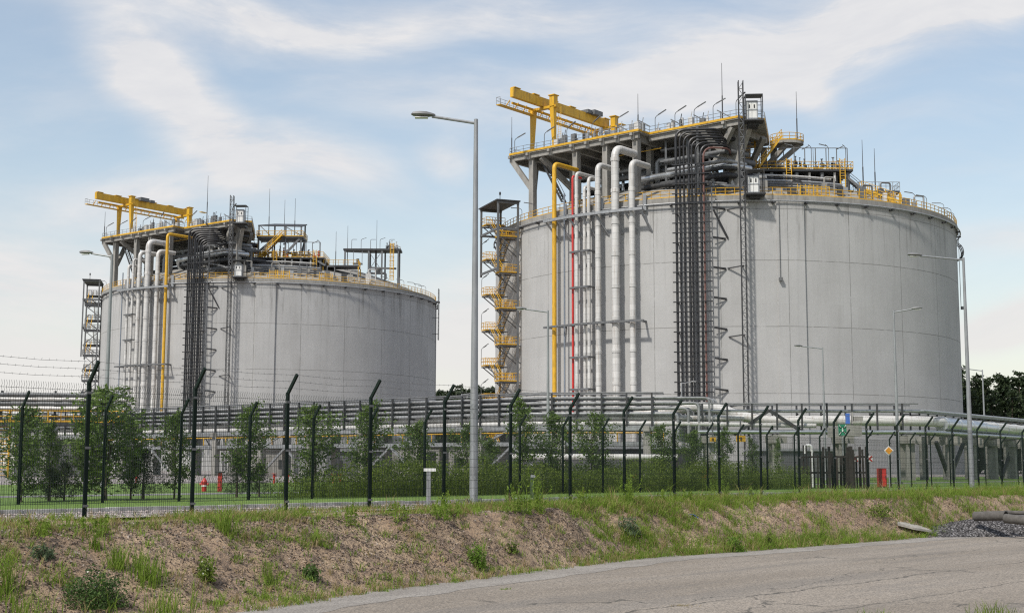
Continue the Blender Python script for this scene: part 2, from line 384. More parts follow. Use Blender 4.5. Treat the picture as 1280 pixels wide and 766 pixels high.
def height(t, n):
    toe = interp(TOE, t) + .25 * (vn1(t * .8, 3) - .5); edge = interp(EDGE, t) + .7 * (vn1(t * .45, 9) - .5)
    if n <= toe: return ZR - .012
    if n < edge:
        f = (n - toe) / (edge - toe)
        g = .5 * f + .5 * (f * f * (3 - 2 * f)) if f > .12 else f * .75
        w = min(1, f * 5, (1 - f) * 5)
        b = (vn2(t * .9, n * .9) - .5) * .2 + (vn3(t * 2.6, n * 2.6) - .5) * .16 + (vn1(t * 6, n * 6) - .5) * .07
        return ZR + (ZF - ZR) * min(1, g) + b * w
    b = (vn2(t * .7, n * .7) - .5) * .09 * max(0, min(1, (n - edge) * 2, (.5 - n)))
    if n < 4: return ZF + b
    return ZF + (ZL - ZF) * min(1, (n - 4) / 4)
tv = sorted(set([-6000, -2500, -900, -300, -120, -50] + [-25 + .6 * i for i in range(28)] + [-8 + .13 * i for i in range(300)] + [31 + .4 * i for i in range(70)] + [60, 70, 90, 130, 200, 400, 900, 2500, 6000]))
nv = [-6000, -2000, -600, -200, -80, -40, -25, -18, -15] + [-13 + .13 * i for i in range(103)] + [.6, 1, 2, 3, 4, 5, 6, 7, 8, 10, 15, 25, 60, 200, 600, 2000, 6000]
g = MB(); g.v = [F(t, n, height(t, n)) for n in nv for t in tv]; K = len(tv)
g.f = [(j * K + i, j * K + i + 1, (j + 1) * K + i + 1, (j + 1) * K + i) for j in range(len(nv) - 1) for i in range(K - 1)]
ground = solo('ground', g, 'dirt', None, None, kind='structure', base=(0, 0, 0), smooth=True)

def sheet(name, mat, inner, outer, ts, z, edge_jit=0., rows=1):
    mb = MB()
    for k, t in enumerate(ts):
        a = inner(t) if callable(inner) else inner; b = outer(t) if callable(outer) else outer
        a += edge_jit * (vn1(t * 1.7, 5) - .5); mb.v += [F(t, a, z), F(t, b, z)]
    mb.f = [(2 * i, 2 * i + 2, 2 * i + 3, 2 * i + 1) for i in range(len(ts) - 1)]
    return solo(name, mb, mat, None, None, kind='structure', base=F(0, 0, z))
tl = [-6000, -600, -60] + [-30 + .25 * i for i in range(360)] + [80, 600, 6000]
sheet('road', 'asphalt', -2000, lambda t: interp(TOE, t) - .02, tl, ZR)
for o in (bpy.data.objects['road'],):
    me = o.data
    for v in me.vertices:
        pass
sheet('road_edge_strip', 'strip', lambda t: interp(TOE, t) - 1.25, lambda t: interp(TOE, t) + .05 + .22 * (vn1(t * 2.1, 7) - .5), [-40 + .25 * i for i in range(300)], ZR + .004, .25)
sheet('gravel_strip', 'gravel', lambda t: interp(EDGE, t) * 0 - .75 + .5 * (vn2(t * .9, 4) - .5), lambda t: 2.5, [-60 + .5 * i for i in range(320)], ZF + .03)
sheet('lawn', 'lawn', 2.66, 2000, [-6000, -600, -60, 0, 60, 600, 6000], ZF + .008)
sheet('service_path', simple('grey_path', (.19, .185, .18), .9), 17.0, 19.2, [-200, 0, 100, 200], ZF + .014)
sheet('plant_yard', MT['gravel'], 44., 400., [-400, 0, 300, 600], ZF + .012)
# kerb of separate concrete blocks, read as one low run
kb = MB(); km = simple('kerb_concrete', (.46, .45, .42), .9, 0, .25, 1.6, (.12, .11, .10), .8, (1, 1, 1), .3)
t = -40.
while t < 110:
    kb.box(F(t + .5, 2.58, ZF + .03 + random.uniform(-.01, .01)), (.985, .15, .17), UF, NF); t += 1.0
solo('kerb', kb, km, None, None, kind='structure')

# ------------------------------------------------------------------ fences
def fence(n0, t0, i0, i1, label, name='mesh_fence'):
    z = ZF if n0 < 4 else ZL
    th = thing(name, label, 'fence', F(t0, n0, z))
    OUT = -NF
    for i in range(i0, i1):
        p = F(t0 + 2.5 * i, n0, z); H = 2.72
        tilt = UF * random.uniform(-.02, .02)
        mb = MB(); top = p + tilt + Vector((0, 0, H))
        tip = top + (OUT * .33 + Vector((0, 0, .40)))
        mb.beam(p - Vector((0, 0, .3)), top, .075, .055, up=NF); mb.beam(top - Vector((0, 0, .03)), tip, .07, .05, up=UF)
        po = part('post', mb, 'greenfence', th)
        for zz in (.25, 1.4, 2.5):
            cl = MB(); cl.box(p + tilt * (zz / H) + Vector((0, 0, zz)) + OUT * .035, (.11, .03, .05), UF, NF)
            part('clamp', cl, 'barb' if n0 < 4 else 'greenfence', po)
    for i in range(i0, i1 - 1):
        mb = MB(); a = F(t0 + 2.5 * i + .05, n0, z) + OUT * .045; prof = [(0, .06), (0, .72), (.03, .77), (0, .82), (0, 1.58), (.03, 1.63), (0, 1.68), (0, 2.42), (.035, 2.48), (0, 2.54), (.035, 2.60), (0, 2.68)]
        if n0 > 4: prof = [(0, .06), (0, 2.42), (.035, 2.5), (0, 2.66)]
        r = .0037
        for k in range(48):
            q = a + UF * (.05 * k + .025); kk = len(mb.v)
            for (o, h) in prof:
                c = q + OUT * o + Vector((0, 0, h)); mb.v += [c + UF * r, c - UF * r * .5 + NF * r * .87, c - UF * r * .5 - NF * r * .87]
            for j in range(len(prof) - 1):
                for e in range(3): mb.f.append((kk + 3 * j + e, kk + 3 * j + (e + 1) % 3, kk + 3 * j + 3 + (e + 1) % 3, kk + 3 * j + 3 + e))
        for hh in ([.1, .3, .5, .7, .84, 1.04, 1.24, 1.44, 1.7, 1.9, 2.1, 2.3, 2.54] if n0 < 4 else [.1, .5, .9, 1.3, 1.7, 2.1, 2.5]):
            mb.beam(a + Vector((0, 0, hh)), a + UF * 2.4 + Vector((0, 0, hh)), .007, .007)
        part('mesh_panel', mb, 'wire', th)
    for k in (.25, .62, .97):
        mb = MB(); pts = []
        for i in range(i0, i1):
            b = F(t0 + 2.5 * i, n0, z + 2.72) + (OUT * .33 + Vector((0, 0, .40))) * k; pts.append(b)
            if i < i1 - 1: pts.append(b + UF * 1.25 - Vector((0, 0, .025 + .02 * random.random())))
        mb.tube(pts, .004, 3)
        for i in range(int((i1 - i0) * 2.5 / .16)):
            b = pts[0].lerp(pts[-1], (i + .5) / ((i1 - i0) * 2.5 / .16)) - Vector((0, 0, .012)); s_ = random.uniform(-1, 1)
            mb.beam(b - Vector((0, 0, .022)) + UF * .012 * s_, b + Vector((0, 0, .022)) - UF * .012 * s_, .004)
        part('barbed_wire', mb, 'barb', th)
    return th
fence(0, 0, -5, 31, 'dark green welded mesh fence with angled barbed wire posts along the bank top')
fence(9.7, 3.55, -5, 29, 'second dark green mesh fence with angled posts standing farther back on the lawn')

# ------------------------------------------------------------------ street lamps
LH = 11.3
def make_lamp(name, label, arm, big=True, group='street lamps inside the fence lines'):
    th = thing(name, label, 'street lamp', (0, 0, 0), group=group)
    mb = MB(); mb.lathe([(.125, 0), (.12, .02), (.115, 2), (.06, LH)], 14); mb.lathe([(.2, -.3), (.2, .05), (.17, .06)], 14)
    part('pole', mb, 'lampsteel', th, smooth=True)
    mb = MB(); mb.box((0, 0, .05), (.5, .5, .1)); 
    for x in (-.2, .2):
        for y in (-.2, .2): mb.lathe([(.03, 0), (.03, .2)], 6, (x, y, .06))
    part('base_plate', mb, 'mid', th)
    mb = MB(); mb.tube([(0, 0, LH - .12), (-arm, 0, LH + .08)], .045, 8); part('arm', mb, 'lampsteel', th)
    mb = MB(); L = .62; c = Vector((-arm - .26, 0, LH + .13)); n = 8; prof = [(-.36, .02), (-.3, .11), (-.1, .155), (.1, .15), (.28, .09), (.36, .05)]
    for x, r in prof:
        for j in range(n): a = 2 * PI * j / n; mb.v.append(c + Vector((x, r * math.cos(a), r * .72 * math.sin(a) * (1 if math.sin(a) > 0 else .55) - .04 * x)))
    mb.f = [(i * n + j, i * n + (j + 1) % n, (i + 1) * n + (j + 1) % n, (i + 1) * n + j) for i in range(len(prof) - 1) for j in range(n)] + [tuple(range(n)), tuple(range((len(prof) - 1) * n, len(prof) * n))]
    h = part('lamp_head', mb, simple('lamp_head_grey', (.16, .16, .16), .45), th, smooth=True)
    mb = MB(); mb.box(c + Vector((-.05, 0, -.085)), (.38, .18, .03)); part('lens', mb, simple('lamp_lens', (.55, .55, .52), .25), h)
    return th
lamps = [  # px of the pole top, arm angle (deg from -x), label, arm length, tilt
    (595, 149, 0, 'tallest-looking grey street lamp, its foot on the gravel between kerb and mesh fence', 1.3),
    (1204, 322, 0, 'grey street lamp with a long arm crossing the edge of the nearer tank', 2.1),
    (140, 318, -10, 'grey street lamp standing in front of the stair tower side of the far tank', 1.1),
    (685, 388, 0, 'slim street lamp in front of the yellow and red riser pipes', 1.5),
    (1028, 434, 0, 'slim street lamp rising before the blank nearer tank wall beside the dark stakes', 1.8),
    (1228, 462, 0, 'slim street lamp in front of the dark pine wood', 1.6),
    (1117, 388, 172, 'street lamp whose arm points away from the others, before the nearer tank wall', 1.2),
    (852, 478, 180, 'small distant lamp in front of the black pipe bundle', 1.2),
    (577, 492, 180, 'smallest distant lamp, seen in the gap between the two tanks', 1.6)]
lamp0 = None
for x, y, ang, lab, arm in lamps:
    p = gnd(x, y, 11.9)
    th = make_lamp('street_lamp', lab, arm); th.location = (p.x, p.y, .6); th.rotation_euler = (random.uniform(-.004, .004), 0, R_(ang))

# ------------------------------------------------------------------ storage tanks
UA = R_(-40); US = Vector((math.cos(UA), math.sin(UA), 0)); UN = Vector((math.sin(UA), -math.cos(UA), 0))
def SN(s, n, z=0.): v = US * s + UN * n; v.z = z; return v
def PO(deg, r, z=0.): a = R_(deg); return Vector((r * math.sin(a), -r * math.cos(a), z))
def dome_z(r): return 42 + 9.7 * (1 - (r / 39.3) ** 2)
def dome_at(v): return dome_z(math.hypot(v.x, v.y))
def arc(a0, a1, r, z, step=2.): k = max(2, int(abs(a1 - a0) / step)); return [PO(a0 + (a1 - a0) * i / k, r, z) for i in range(k + 1)]

def make_deck_lamp(label, group, flat=False):
    th = thing('deck_lamp', label, 'lamp', (0, 0, 0), group=group)
    mb = MB(); mb.tube(bend([(0, 0, 0), (0, 0, 2.6), (.75, 0, 2.95)], .4), .055, 6); part('post', mb, 'mid', th)
    mb = MB(); mb.beam((.55, 0, 2.9), (2.3, 0, 3.02), .2, .13) if flat else mb.beam((.55, 0, 2.88), (2.0, 0, 3.5), .2, .13); part('lamp_tube', mb, 'mid', th)
    return th
def rod(label, p0, h, fr, r=.10, group=None):
    mb = MB(); p0 = Vector(p0); mb.tube([p0, p0 + Vector((0, 0, h * .45)), p0 + Vector((0, 0, h * .47)), p0 + Vector((0, 0, h))], [r, r, r * .6, r * .35], 6)
    mb.box(p0 + Vector((0, 0, .1)), (.4, .4, .2))
    return solo('lightning_rod', mb, 'dark', label, 'lightning rod', group or 'lightning rods on the tank tops', fr)

def valve_stand(mb, p, h, rr):
    p = Vector(p); r = .1 + .14 * rr.random()
    mb.tube([p, p + Vector((0, 0, h))], r, 8)
    mb.lathe([(r * 1.7, 0), (r * 1.7, .14)], 8, p + Vector((0, 0, h * .45))); mb.lathe([(r * 1.7, 0), (r * 1.7, .14)], 8, p + Vector((0, 0, h * .8)))
    if rr.random() < .6:
        mb.lathe([(r * .5, 0), (r * .5, .5), (r * 1.1, .55), (r * 1.1, .62)], 8, p + Vector((0, 0, h))); mb.box(p + Vector((r * 1.5, 0, h * .7)), (r * 1.6, r * 1.2, .45))
    if rr.random() < .5: mb.tube(bend([p + Vector((0, 0, h * .65)), p + Vector((.9, .2, h * .65)), p + Vector((.9, .2, 0))], .3, 4), r * .6, 6)

def build_tank(T):
    cx, cy = T['c']; fr = Frame((cx, cy, 0), R_(T['rot'])); N_ = T['who']; near = T['near']; rr = random.Random(11 if near else 23)
    zd = 54. + T['dz']
    # shell -----------------------------------------------------------------
    tk = thing('storage_tank', T['label'], 'storage tank', (0, 0, .6), fr, 'concrete storage tanks')
    mb = MB(); n = 256
    prof = [(40.0, .0), (40., 41.2 - .6)]
    for r, z in prof:
        for j in range(n): mb.v.append(PO(360 * j / n, r, z + .6))
    mb.f = [(j, (j + 1) % n, n + (j + 1) % n, n + j) for j in range(n)]
    part('wall', mb, T['mat'], tk, smooth=True)
    mb = MB(); prof = [(40.0, 41.2), (40.28, 41.2), (40.28, 42.0), (39.4, 42.02), (39.3, 41.9)]
    for r, z in prof:
        for j in range(n): mb.v.append(PO(360 * j / n, r, z))
    mb.f = [(i * n + j, i * n + (j + 1) % n, (i + 1) * n + (j + 1) % n, (i + 1) * n + j) for i in range(len(prof) - 1) for j in range(n)]
    part('rim', mb, 'concrete', tk)
    mb = MB(); rs = [39.35, 36, 32, 27, 21, 14, 7, .5]
    for r in rs:
        for j in range(96): mb.v.append(PO(360 * j / 96, r, dome_z(r)))
    mb.f = [(i * 96 + j, i * 96 + (j + 1) % 96, (i + 1) * 96 + (j + 1) % 96, (i + 1) * 96 + j) for i in range(len(rs) - 1) for j in range(96)] + [tuple(range(7 * 96, 8 * 96))]
    part('dome', mb, 'concrete', tk, smooth=True)
    for k in range(4):
        mb = MB(); a0 = 5.7 + 90 * k - 3.1; v = []
        for z in (.6, 41.1):
            for r, a in ((39.9, a0), (40.32, a0 + .15), (40.34, a0 + 2.1), (40.34, a0 + 4.1), (40.32, a0 + 6.05), (39.9, a0 + 6.2)): v.append(PO(a, r, z))
        mb.add(v, [(i, i + 1, 7 + i, 6 + i) for i in range(5)] + [(6, 7, 8, 9, 10, 11)])
        part('buttress', mb, T['mat'], tk)
    mb = MB(); mb.tube([PO(360 * j / 120, 40.62, 41.05) for j in range(121)], .12, 6, False)
    rp = part('ring_pipe', mb, 'steel', tk)
    for k in range(50):
        mb = MB(); a = 7.2 * k + 2
        if math.cos(R_(a)) > -.2: mb.beam(PO(a, 40.0, 40.8), PO(a, 40.75, 40.86), .35, .22); part('pipe_bracket', mb, 'dark', rp)
    mb = MB(); mb.rail([PO(360 * j / 180, 40.1, 42.0) for j in range(180)], 1.15, 1.35, .05, True, True, True)
    part('handrail', mb, 'yellow', tk)
    if near:
        mb = MB()
        c = PO(83.5, 40.5, 39.2); ax = PO(83.5, 1)
        for k in range(3):
            pts = [c + PO(173.5, 1) * (k - 1) * .9 + ax * (1.35 * math.sin(PI * j / 8)) + Vector((0, 0, 1.6 * math.cos(PI * j / 8))) for j in range(9)]; mb.tube(pts, .09, 5)
        for j in (2, 4, 6): mb.tube([c + PO(173.5, 1) * (k - 1) * .9 + ax * (1.35 * math.sin(PI * j / 8)) + Vector((0, 0, 1.6 * math.cos(PI * j / 8))) for k in range(3)], .08, 5)
        part('side_cage', mb, 'dark', tk)
        for a, z0, z1 in ((3.2, 29.3, 41), (66, 28.0, 41)):
            mb = MB(); mb.tube([PO(a, 40.45, z1), PO(a, 40.45, z0)], .05, 5); mb.box(PO(a, 40.7, z0), (.5, .5, .5)); part('cable_drop', mb, 'mid', tk)
    else:
        mb = MB()
        for da in (0, 1.6):
            mb.tube([PO(80 + da, 41.4, 32), PO(80 + da, 41.4, 44.5)], .08, 5)
        for k in range(12): mb.beam(PO(80, 41.4, 32.4 + k), PO(81.6, 41.4, 32.4 + k), .06)
        for z in (33.4, 37.4, 41.4): mb.beam(PO(80, 40, z), PO(80, 41.4, z), .12)
        mb.box(PO(80.8, 41.2, 41.2), (1.0, 1.3, .3))
        part('rim_ladder', mb, 'dark', tk)
    # pump platform -----------------------------------------------------------
    pf = thing('pump_platform', T['plat_label'], 'platform', SN(0, 28, 42), fr, 'column platforms on the tank tops')
    s0, s1, s2 = T['s']; nb = 15.
    mb = MB(); (c1, c2) = T['cut']; mb.prism([SN(s0, 35.8), SN(s0, nb), SN(*c2), SN(*c1), SN(s2, 32.8), SN(s1, 32.8), SN(s1, 35.8)][::-1], zd - .32, zd)
    mb.beam(SN(s0, 35.2, zd - .72), SN(s1 - .3, 35.2, zd - .72), .5, .8); mb.beam(SN(s1 - .3, 32.2, zd - .72), SN(s2, 32.2, zd - .72), .5, .8)
    mb.beam(SN(s0 + .4, nb + .5, zd - .72), SN(s0 + .4, 35.3, zd - .72), .5, .8)
    part('deck', mb, 'concrete', pf)
    mb = MB()
    for a, b in ((SN(s0, 35.86), SN(s1, 35.86)), (SN(s1 + .06, 35.8), SN(s1 + .06, 32.86)), (SN(s1 + .1, 32.86), SN(s2, 32.86)), (SN(s0 - .06, nb), SN(s0 - .06, 35.8)), (SN(*c1) + US * .06, SN(s2 + .06, 32.8)), (SN(*c2) + US * .06, SN(*c1) + US * .06)):
        mb.beam(a + Vector((0, 0, zd + .02)), b + Vector((0, 0, zd + .02)), .06, .34)
    part('toe_board', mb, 'yellow', pf)
    mb = MB(); mb.rail([SN(s0, nb, zd), SN(s0, 35.7, zd), SN(s1, 35.7, zd), SN(s1, 32.7, zd), SN(s2, 32.7, zd), SN(*c1, zd), SN(*c2, zd)], 1.15, 1.5, .04)
    part('handrail', mb, 'steel', pf)
    front = T['cols']
    for s in front:
        b = SN(s, 34.6); mb = MB(); mb.beam(b + Vector((0, 0, dome_at(b) - .6)), b + Vector((0, 0, zd - 1.1)), .95, 1.0, up=UN); part('column', mb, 'concrete', pf)
    for nn, ss in ((29., [s0 + 8.3, -4.5, 4.5, 12.]), (22., [s0 + 4, -8, 0, 8, 14.5])):
        for s in [q for q in ss if q < c2[0] + .5 or nn > 25]:
            b = SN(s, nn); mb = MB(); mb.beam(b + Vector((0, 0, dome_at(b) - .6)), b + Vector((0, 0, zd - 1.1)), .9, .9, up=UN); part('column', mb, 'concrete', pf)
    for s, nn in ((20.5, 29.5), T['incol']):
        b = SN(s, nn); mb = MB(); mb.beam(b + Vector((0, 0, dome_at(b) - .6)), b + Vector((0, 0, zd - 1.1)), 1.7, 1.4, up=UN); part('column', mb, 'concrete', pf)
    for s in [s0 + .3] + list(front) + [(a + b) / 2 for a, b in zip(front[:-1], front[1:])] + [s1 + 6, 20.5]:
        no = 36.3 if s < s1 else 33.2
        mb = MB(); mb.beam(SN(s, nb if s < c2[0] else nb + (s - c2[0]) / (c1[0] - c2[0]) * (c1[1] - nb) + .6, zd - .85), SN(s, no - .5, zd - .85), .55, 1.05); mb.beam(SN(s, no - .5, zd - .55), SN(s, no, zd - .55), .5, .45); part('beam', mb, 'concrete', pf)
    for p, q in ((SN(front[0], 34.6, zd - 6.5), SN(s0 + .3, 35.4, zd - 1.1)), (SN(front[0], 34.2, zd - 6.5), SN(s0 + 1.2, 30, zd - 1.2)), (SN(s0 + 8.3, 29, zd - 6.), SN(s0 + 6.2, 35, zd - 1.2)),
                 (SN(20.0, 30, zd - 6), SN(16.3, 32.2, zd - 1.2)), (SN(17.5, 31, zd - 6.5), SN(21.5, 32.0, zd - 1.2)), (SN(20.6, 29, zd - 6.), SN(23.6, 30.6, zd - 1.2)), (SN(T['incol'][0], T['incol'][1], zd - 6.5), SN(c1[0] * .6 + c2[0] * .4 - .5, c1[1] * .6 + c2[1] * .4, zd - 1.2))):
        mb = MB(); mb.beam(p, q, .75, .8); part('brace', mb, 'concrete', pf)
    # lattice stair between deck and rim, far left
    mb = MB(); a, b = SN(s0 + 5.2, 33.5, zd - 1), SN(s0 + 9.8, 33.5, zd - 9)
    for dn in (-.5, .5):
        mb.beam(a + UN * dn, b + UN * dn, .12, .35); mb.beam(a + UN * dn + Vector((0, 0, 1.1)), b + UN * dn + Vector((0, 0, 1.1)), .07)
    for k in range(16): q = a.lerp(b, k / 15); mb.beam(q - UN * .5, q + UN * .5, .3, .06)
    part('access_stair', mb, 'dark', pf)
    # deck furniture
    for k in range(26):
        s = s0 + 9 + (s2 - s0 - 15) * k / 25 + rr.uniform(-.5, .5); nn = (34.9 if s < s1 else 31.9) - rr.random() * 1.2
        mb = MB(); w, h = rr.uniform(.3, .9), rr.uniform(.9, 2.2); mb.box(SN(s, nn, zd + h / 2), (w, w * .7, h), US, UN)
        if rr.random() < .6: mb.tube([SN(s, nn, zd + h), SN(s + .2, nn, zd + h + .9)], .07, 5)
        solo('control_box', mb, rr.choice(['steel', 'clad', 'mid', 'mid', 'clad', 'dark']), 'small control cabinet or fitting standing along the pump deck edge of the %s' % N_, 'cabinet', 'small cabinets along the pump deck of the ' + N_, fr)
    for k in range(5):
        s = 2 + 4.2 * k; nn = (34.9 if s < s1 else 31.9); mb = MB()
        mb.beam(SN(s, nn, zd + 1.9), SN(s + 2.0, nn - .5, zd + .6), .16); mb.beam(SN(s + .6, nn, zd), SN(s + .6, nn, zd + 1.6), .12)
        solo('davit_arm', mb, 'mid', 'slanted grey davit arm leaning over the pump deck railing of the %s' % N_, 'davit', 'davit arms on the pump deck of the ' + N_, fr)
    # piping jungle under the deck ----------------------------------------------
    pm = thing('deck_piping', T['pipe_label'], 'pipework', SN(4, 26, 44), fr, 'pipework under the pump decks')
    for z, nn, a, b, r, mt in ((zd - 6.7, 31, 2, 23, .55, 'silver'), (zd - 5.2, 28, -6, 22, .5, 'mid'), (zd - 8.3, 31.5, 4, 24, .42, 'dark'), (zd - 9.3, 30, -10, 18, .45, 'mid'), (zd - 3.9, 27.5, -12, 20, .35, 'steel'), (zd - 7.6, 26, -14, 24, .5, 'dark'), (zd - 10.2, 32.4, 8, 24, .4, 'mid'), (zd - 2.6, 31, 8, 24, .3, 'dark'), (zd - 3.2, 24, -14, 18, .5, 'black'), (zd - 5.8, 24.5, -12, 14, .6, 'black'), (zd - 9.6, 24, -12, 14, .6, 'black'), (zd - 4.6, 31.6, 9, 24, .36, 'mid'), (zd - 6.2, 32.2, 10, 24.5, .3, 'steel'), (zd - 7.2, 31.9, 11, 24, .3, 'dark')):
        b = min(b - 2.5, 20.5); mb = MB(); pts = [SN(a, nn, z), SN(b, nn, z), SN(b + 1, nn - 4, z - .1)]
        if r > .48 and mt == 'silver': pts = [SN(a, nn - 2, z - 3)] + [SN(a, nn, z)] + pts[1:]
        mb.tube(bend(pts, 1.2), r, 10); part('pipe', mb, mt, pm, smooth=True)
    for k in range(15):
        s = -9 + 2.2 * k + rr.uniform(-.5, .5); nn = rr.uniform(25, 31.5) if s > -4 else rr.uniform(24, 29); zt = rr.uniform(zd - 9, zd - 3.5); mb = MB()
        b = SN(s, nn); mb.tube(bend([SN(s, nn, dome_at(b) - .2), SN(s, nn, zt), SN(s + rr.choice((-2.2, 2.2)), nn - .5, zt)], .8), rr.choice((.2, .28, .4)), 8)
        part('pipe', mb, rr.choice(['clad', 'mid', 'steel', 'dark', 'silver']), pm, smooth=True)
    for k in range(12):
        s = -8 + 2.6 * k + rr.uniform(-.6, .6); nn = rr.uniform(26, 32.); b = SN(s, nn); mb = MB(); valve_stand(mb, b + Vector((0, 0, dome_at(b) - .2)), rr.uniform(1.8, 4.2), rr); part('valve', mb, rr.choice(['mid', 'dark', 'steel', 'clad']), pm, smooth=True)
    mb = MB()
    for z in (zd - 4.4, zd - 7.9, zd - 10.6): mb.beam(SN(8, 31.3, z), SN(20, 31.3, z), .3, .35); mb.beam(SN(-9, 27, z), SN(8, 27, z), .3, .35)
    for s in (9, 13, 17): mb.beam(SN(s, 31.3, zd - 11), SN(s, 31.3, zd - 1), .3)
    mb.beam(SN(16.2, 33.5, 43), SN(16.2, 33.5, zd - .4), .32); mb.beam(SN(16.2, 33.5, zd - 4.8), SN(21, 33, zd - 6.2), .28); mb.beam(SN(16.2, 33.5, zd - 9), SN(21, 33, zd - 10), .28)
    part('pipe_frame', mb, 'mid', pm)
    mb = MB(); mb.rail([SN(8.5, 31.8, zd - 2.4), SN(-3, 31.8, zd - 2.4)], .0, 99, .06, False); part('yellow_line', mb, 'yellow', pm)
    # gantry crane -----------------------------------------------------------
    g_ = thing('gantry_crane', T['crane_label'], 'gantry crane', SN(-12, 25, zd), fr, 'yellow gantry cranes')
    sA, sB = T['cr_s']; n1, n2, nf_, nk = 34.0, 16.6 if near else 17.2, 42.2, 15.6; zg = zd + 7.4; mid = (sA + sB) / 2
    for ds, nm in ((0, 0),):
        mb = MB(); mb.beam(SN(mid + ds, nf_, zg + .95), SN(mid + ds, nk, zg + .95), .75, 1.5)
        for k in range(7): q = SN(mid + ds, nf_ - 1 - 5 * k, zg + 1.85); mb.box(q, (.9, 1.6, .14), US, UN)
        part('girder', mb, 'crane', g_)
    for nn in (n1, n2):
        for s, sg in ((sA, -1), (sB, 1)):
            mb = MB(); mb.beam(SN(s, nn, zd + .45), SN(s - sg * .25, nn, zg - .1), .45, .5, up=UN, w2=.85, h2=.85)
            l = part('leg', mb, 'crane', g_)
            mb = MB(); mb.box(SN(s, nn, zd + .25), (1.5, .7, .42), US, UN); part('wheel_bogie', mb, 'crane', l)
        mb = MB(); mb.beam(SN(sA - .6, nn, zg - .05), SN(sB + .6, nn, zg - .05), .8, .4); mb.box(SN(sB - .15, nn, zg + .85), (.95, 1.05, 1.8), US, UN); mb.box(SN(sB - .15, nn, zg + 1.82), (1.3, 1.4, .14), US, UN)
        part('end_tie', mb, 'crane', g_)
    mb = MB(); sw = sA + .2
    mb.beam(SN(sw, nf_ + .9, zg - .9), SN(sw, nk, zg - .9), .9, .14); mb.beam(SN(sw + .5, nf_ - 2, zg - .1), SN(sw + .5, nk, zg - .1), .25, .35)
    for k in range(14): q = SN(sw, nf_ - 1 - 2.2 * k, zg - .85); mb.beam(q, q + US * .9 + Vector((0, 0, .95)), .12)
    part('walkway', mb, 'crane', g_)
    mb = MB(); mb.rail([SN(sw + .4, nf_ + .9, zg - .85), SN(sw - .4, nf_ + .9, zg - .85), SN(sw - .4, nk, zg - .85)], 1.2, 1.1, .035); part('handrail', mb, 'steel', g_)
    mb = MB(); mb.box(SN(mid, 29.5 if not near else 20, zg + 1.95), (2.6, 2.4, .8), US, UN); mb.box(SN(mid, 27 if not near else 22, zg + 1.9), (1.8, 1.2, .6), US, UN); part('trolley', mb, 'mid', g_)
    mb = MB(); 
    for ds in (-.3, .3): mb.beam(SN(sB + .5 + ds, n1 - .8, zd), SN(sB + .5 + ds, n1 - .8, zg), .07)
    for k in range(18): mb.beam(SN(sB + .2, n1 - .8, zd + .4 * k + .3), SN(sB + .8, n1 - .8, zd + .4 * k + .3), .05)
    part('ladder', mb, 'crane', g_)
    # lift mast and cabins -------------------------------------------------------
    am = T['mast']; lm = thing('lattice_mast', T['mast_label'], 'mast', PO(am, 41.6, .6), fr, 'lattice masts on the tank walls')
    mb = MB(); tx = PO(am + 90, 1); w = .34; zt = 59. + T['dz']
    for sx in (-w, w):
        for dr in (41.3, 42.1): mb.beam(PO(am, dr, .6) + tx * sx, PO(am, dr, zt) + tx * sx, .13)
    part('rail', mb, 'dark', lm)
    mb = MB(); k = 0; z = 1.
    while z < zt - .9:
        for dr in (42.1,):
            mb.beam(PO(am, dr, z) - tx * w, PO(am, dr, z) + tx * w, .09)
            p, q = (PO(am, dr, z) - tx * w, PO(am, dr, z + 1.05) + tx * w); 
            if k % 2: p, q = PO(am, dr, z) + tx * w, PO(am, dr, z + 1.05) - tx * w
            mb.beam(p, q, .08)
        mb.beam(PO(am, 41.3, z) - tx * w, PO(am, 42.1, z) - tx * w, .07); mb.beam(PO(am, 41.3, z) + tx * w, PO(am, 42.1, z) + tx * w, .07)
        z += 1.05; k += 1
    part('lacing', mb, 'mid', lm)
    for z in (10.8, 21, 31.2, 40):
        mb = MB(); mb.beam(PO(am, 40, z - .2) - tx * 2.2, PO(am, 41.4, z), .16); mb.beam(PO(am, 40, z), PO(am, 41.4, z), .16); part('wall_tie', mb, 'dark', lm)
    for (z0, z1, rc, what, lab) in ((53.0 + T['dz'], 56.8 + T['dz'], 41.2, 'high', T['cab_hi']), (41.9 + T['dz'] * .2, 45.4 + T['dz'] * .2, 41.2, 'low', T['cab_lo'])):
        c = PO(am, rc) + tx * 1.9; rad = PO(am, 1)
        th = thing('lift_cabin', lab, 'lift cabin', c + Vector((0, 0, z0)), fr, 'lift landings beside the lattice masts')
        mb = MB(); mb.box(c + Vector((0, 0, z0 - .1)), (2.9, 2.4, .22), tx, rad); mb.box(c + Vector((0, 0, z1)), (2.6, 2.1, .12), tx, rad)
        for a in (-1.25, 1.25):
            for b in (-1, 1): mb.beam(c + tx * a + rad * b + Vector((0, 0, z0)), c + tx * a + rad * b + Vector((0, 0, z1)), .12)
        for zz in (.35, .7):
            for b in (-1, 1): mb.beam(c - tx * 1.25 + rad * b + Vector((0, 0, z0 + (z1 - z0) * zz)), c + tx * 1.25 + rad * b + Vector((0, 0, z0 + (z1 - z0) * zz)), .07)
        mb.beam(c - rad * 3 + Vector((0, 0, z0 - .4)), c + Vector((0, 0, z0 - .4)), 1.6, .4)
        part('cage', mb, 'dark', th)
        mb = MB(); mb.box(c - rad * .35 - tx * .25 + Vector((0, 0, (z0 + z1) / 2 - .35)), (1.75, 1.2, z1 - z0 - .8), tx, rad); body = part('cabin_body', mb, 'steel', th)
        mb = MB()
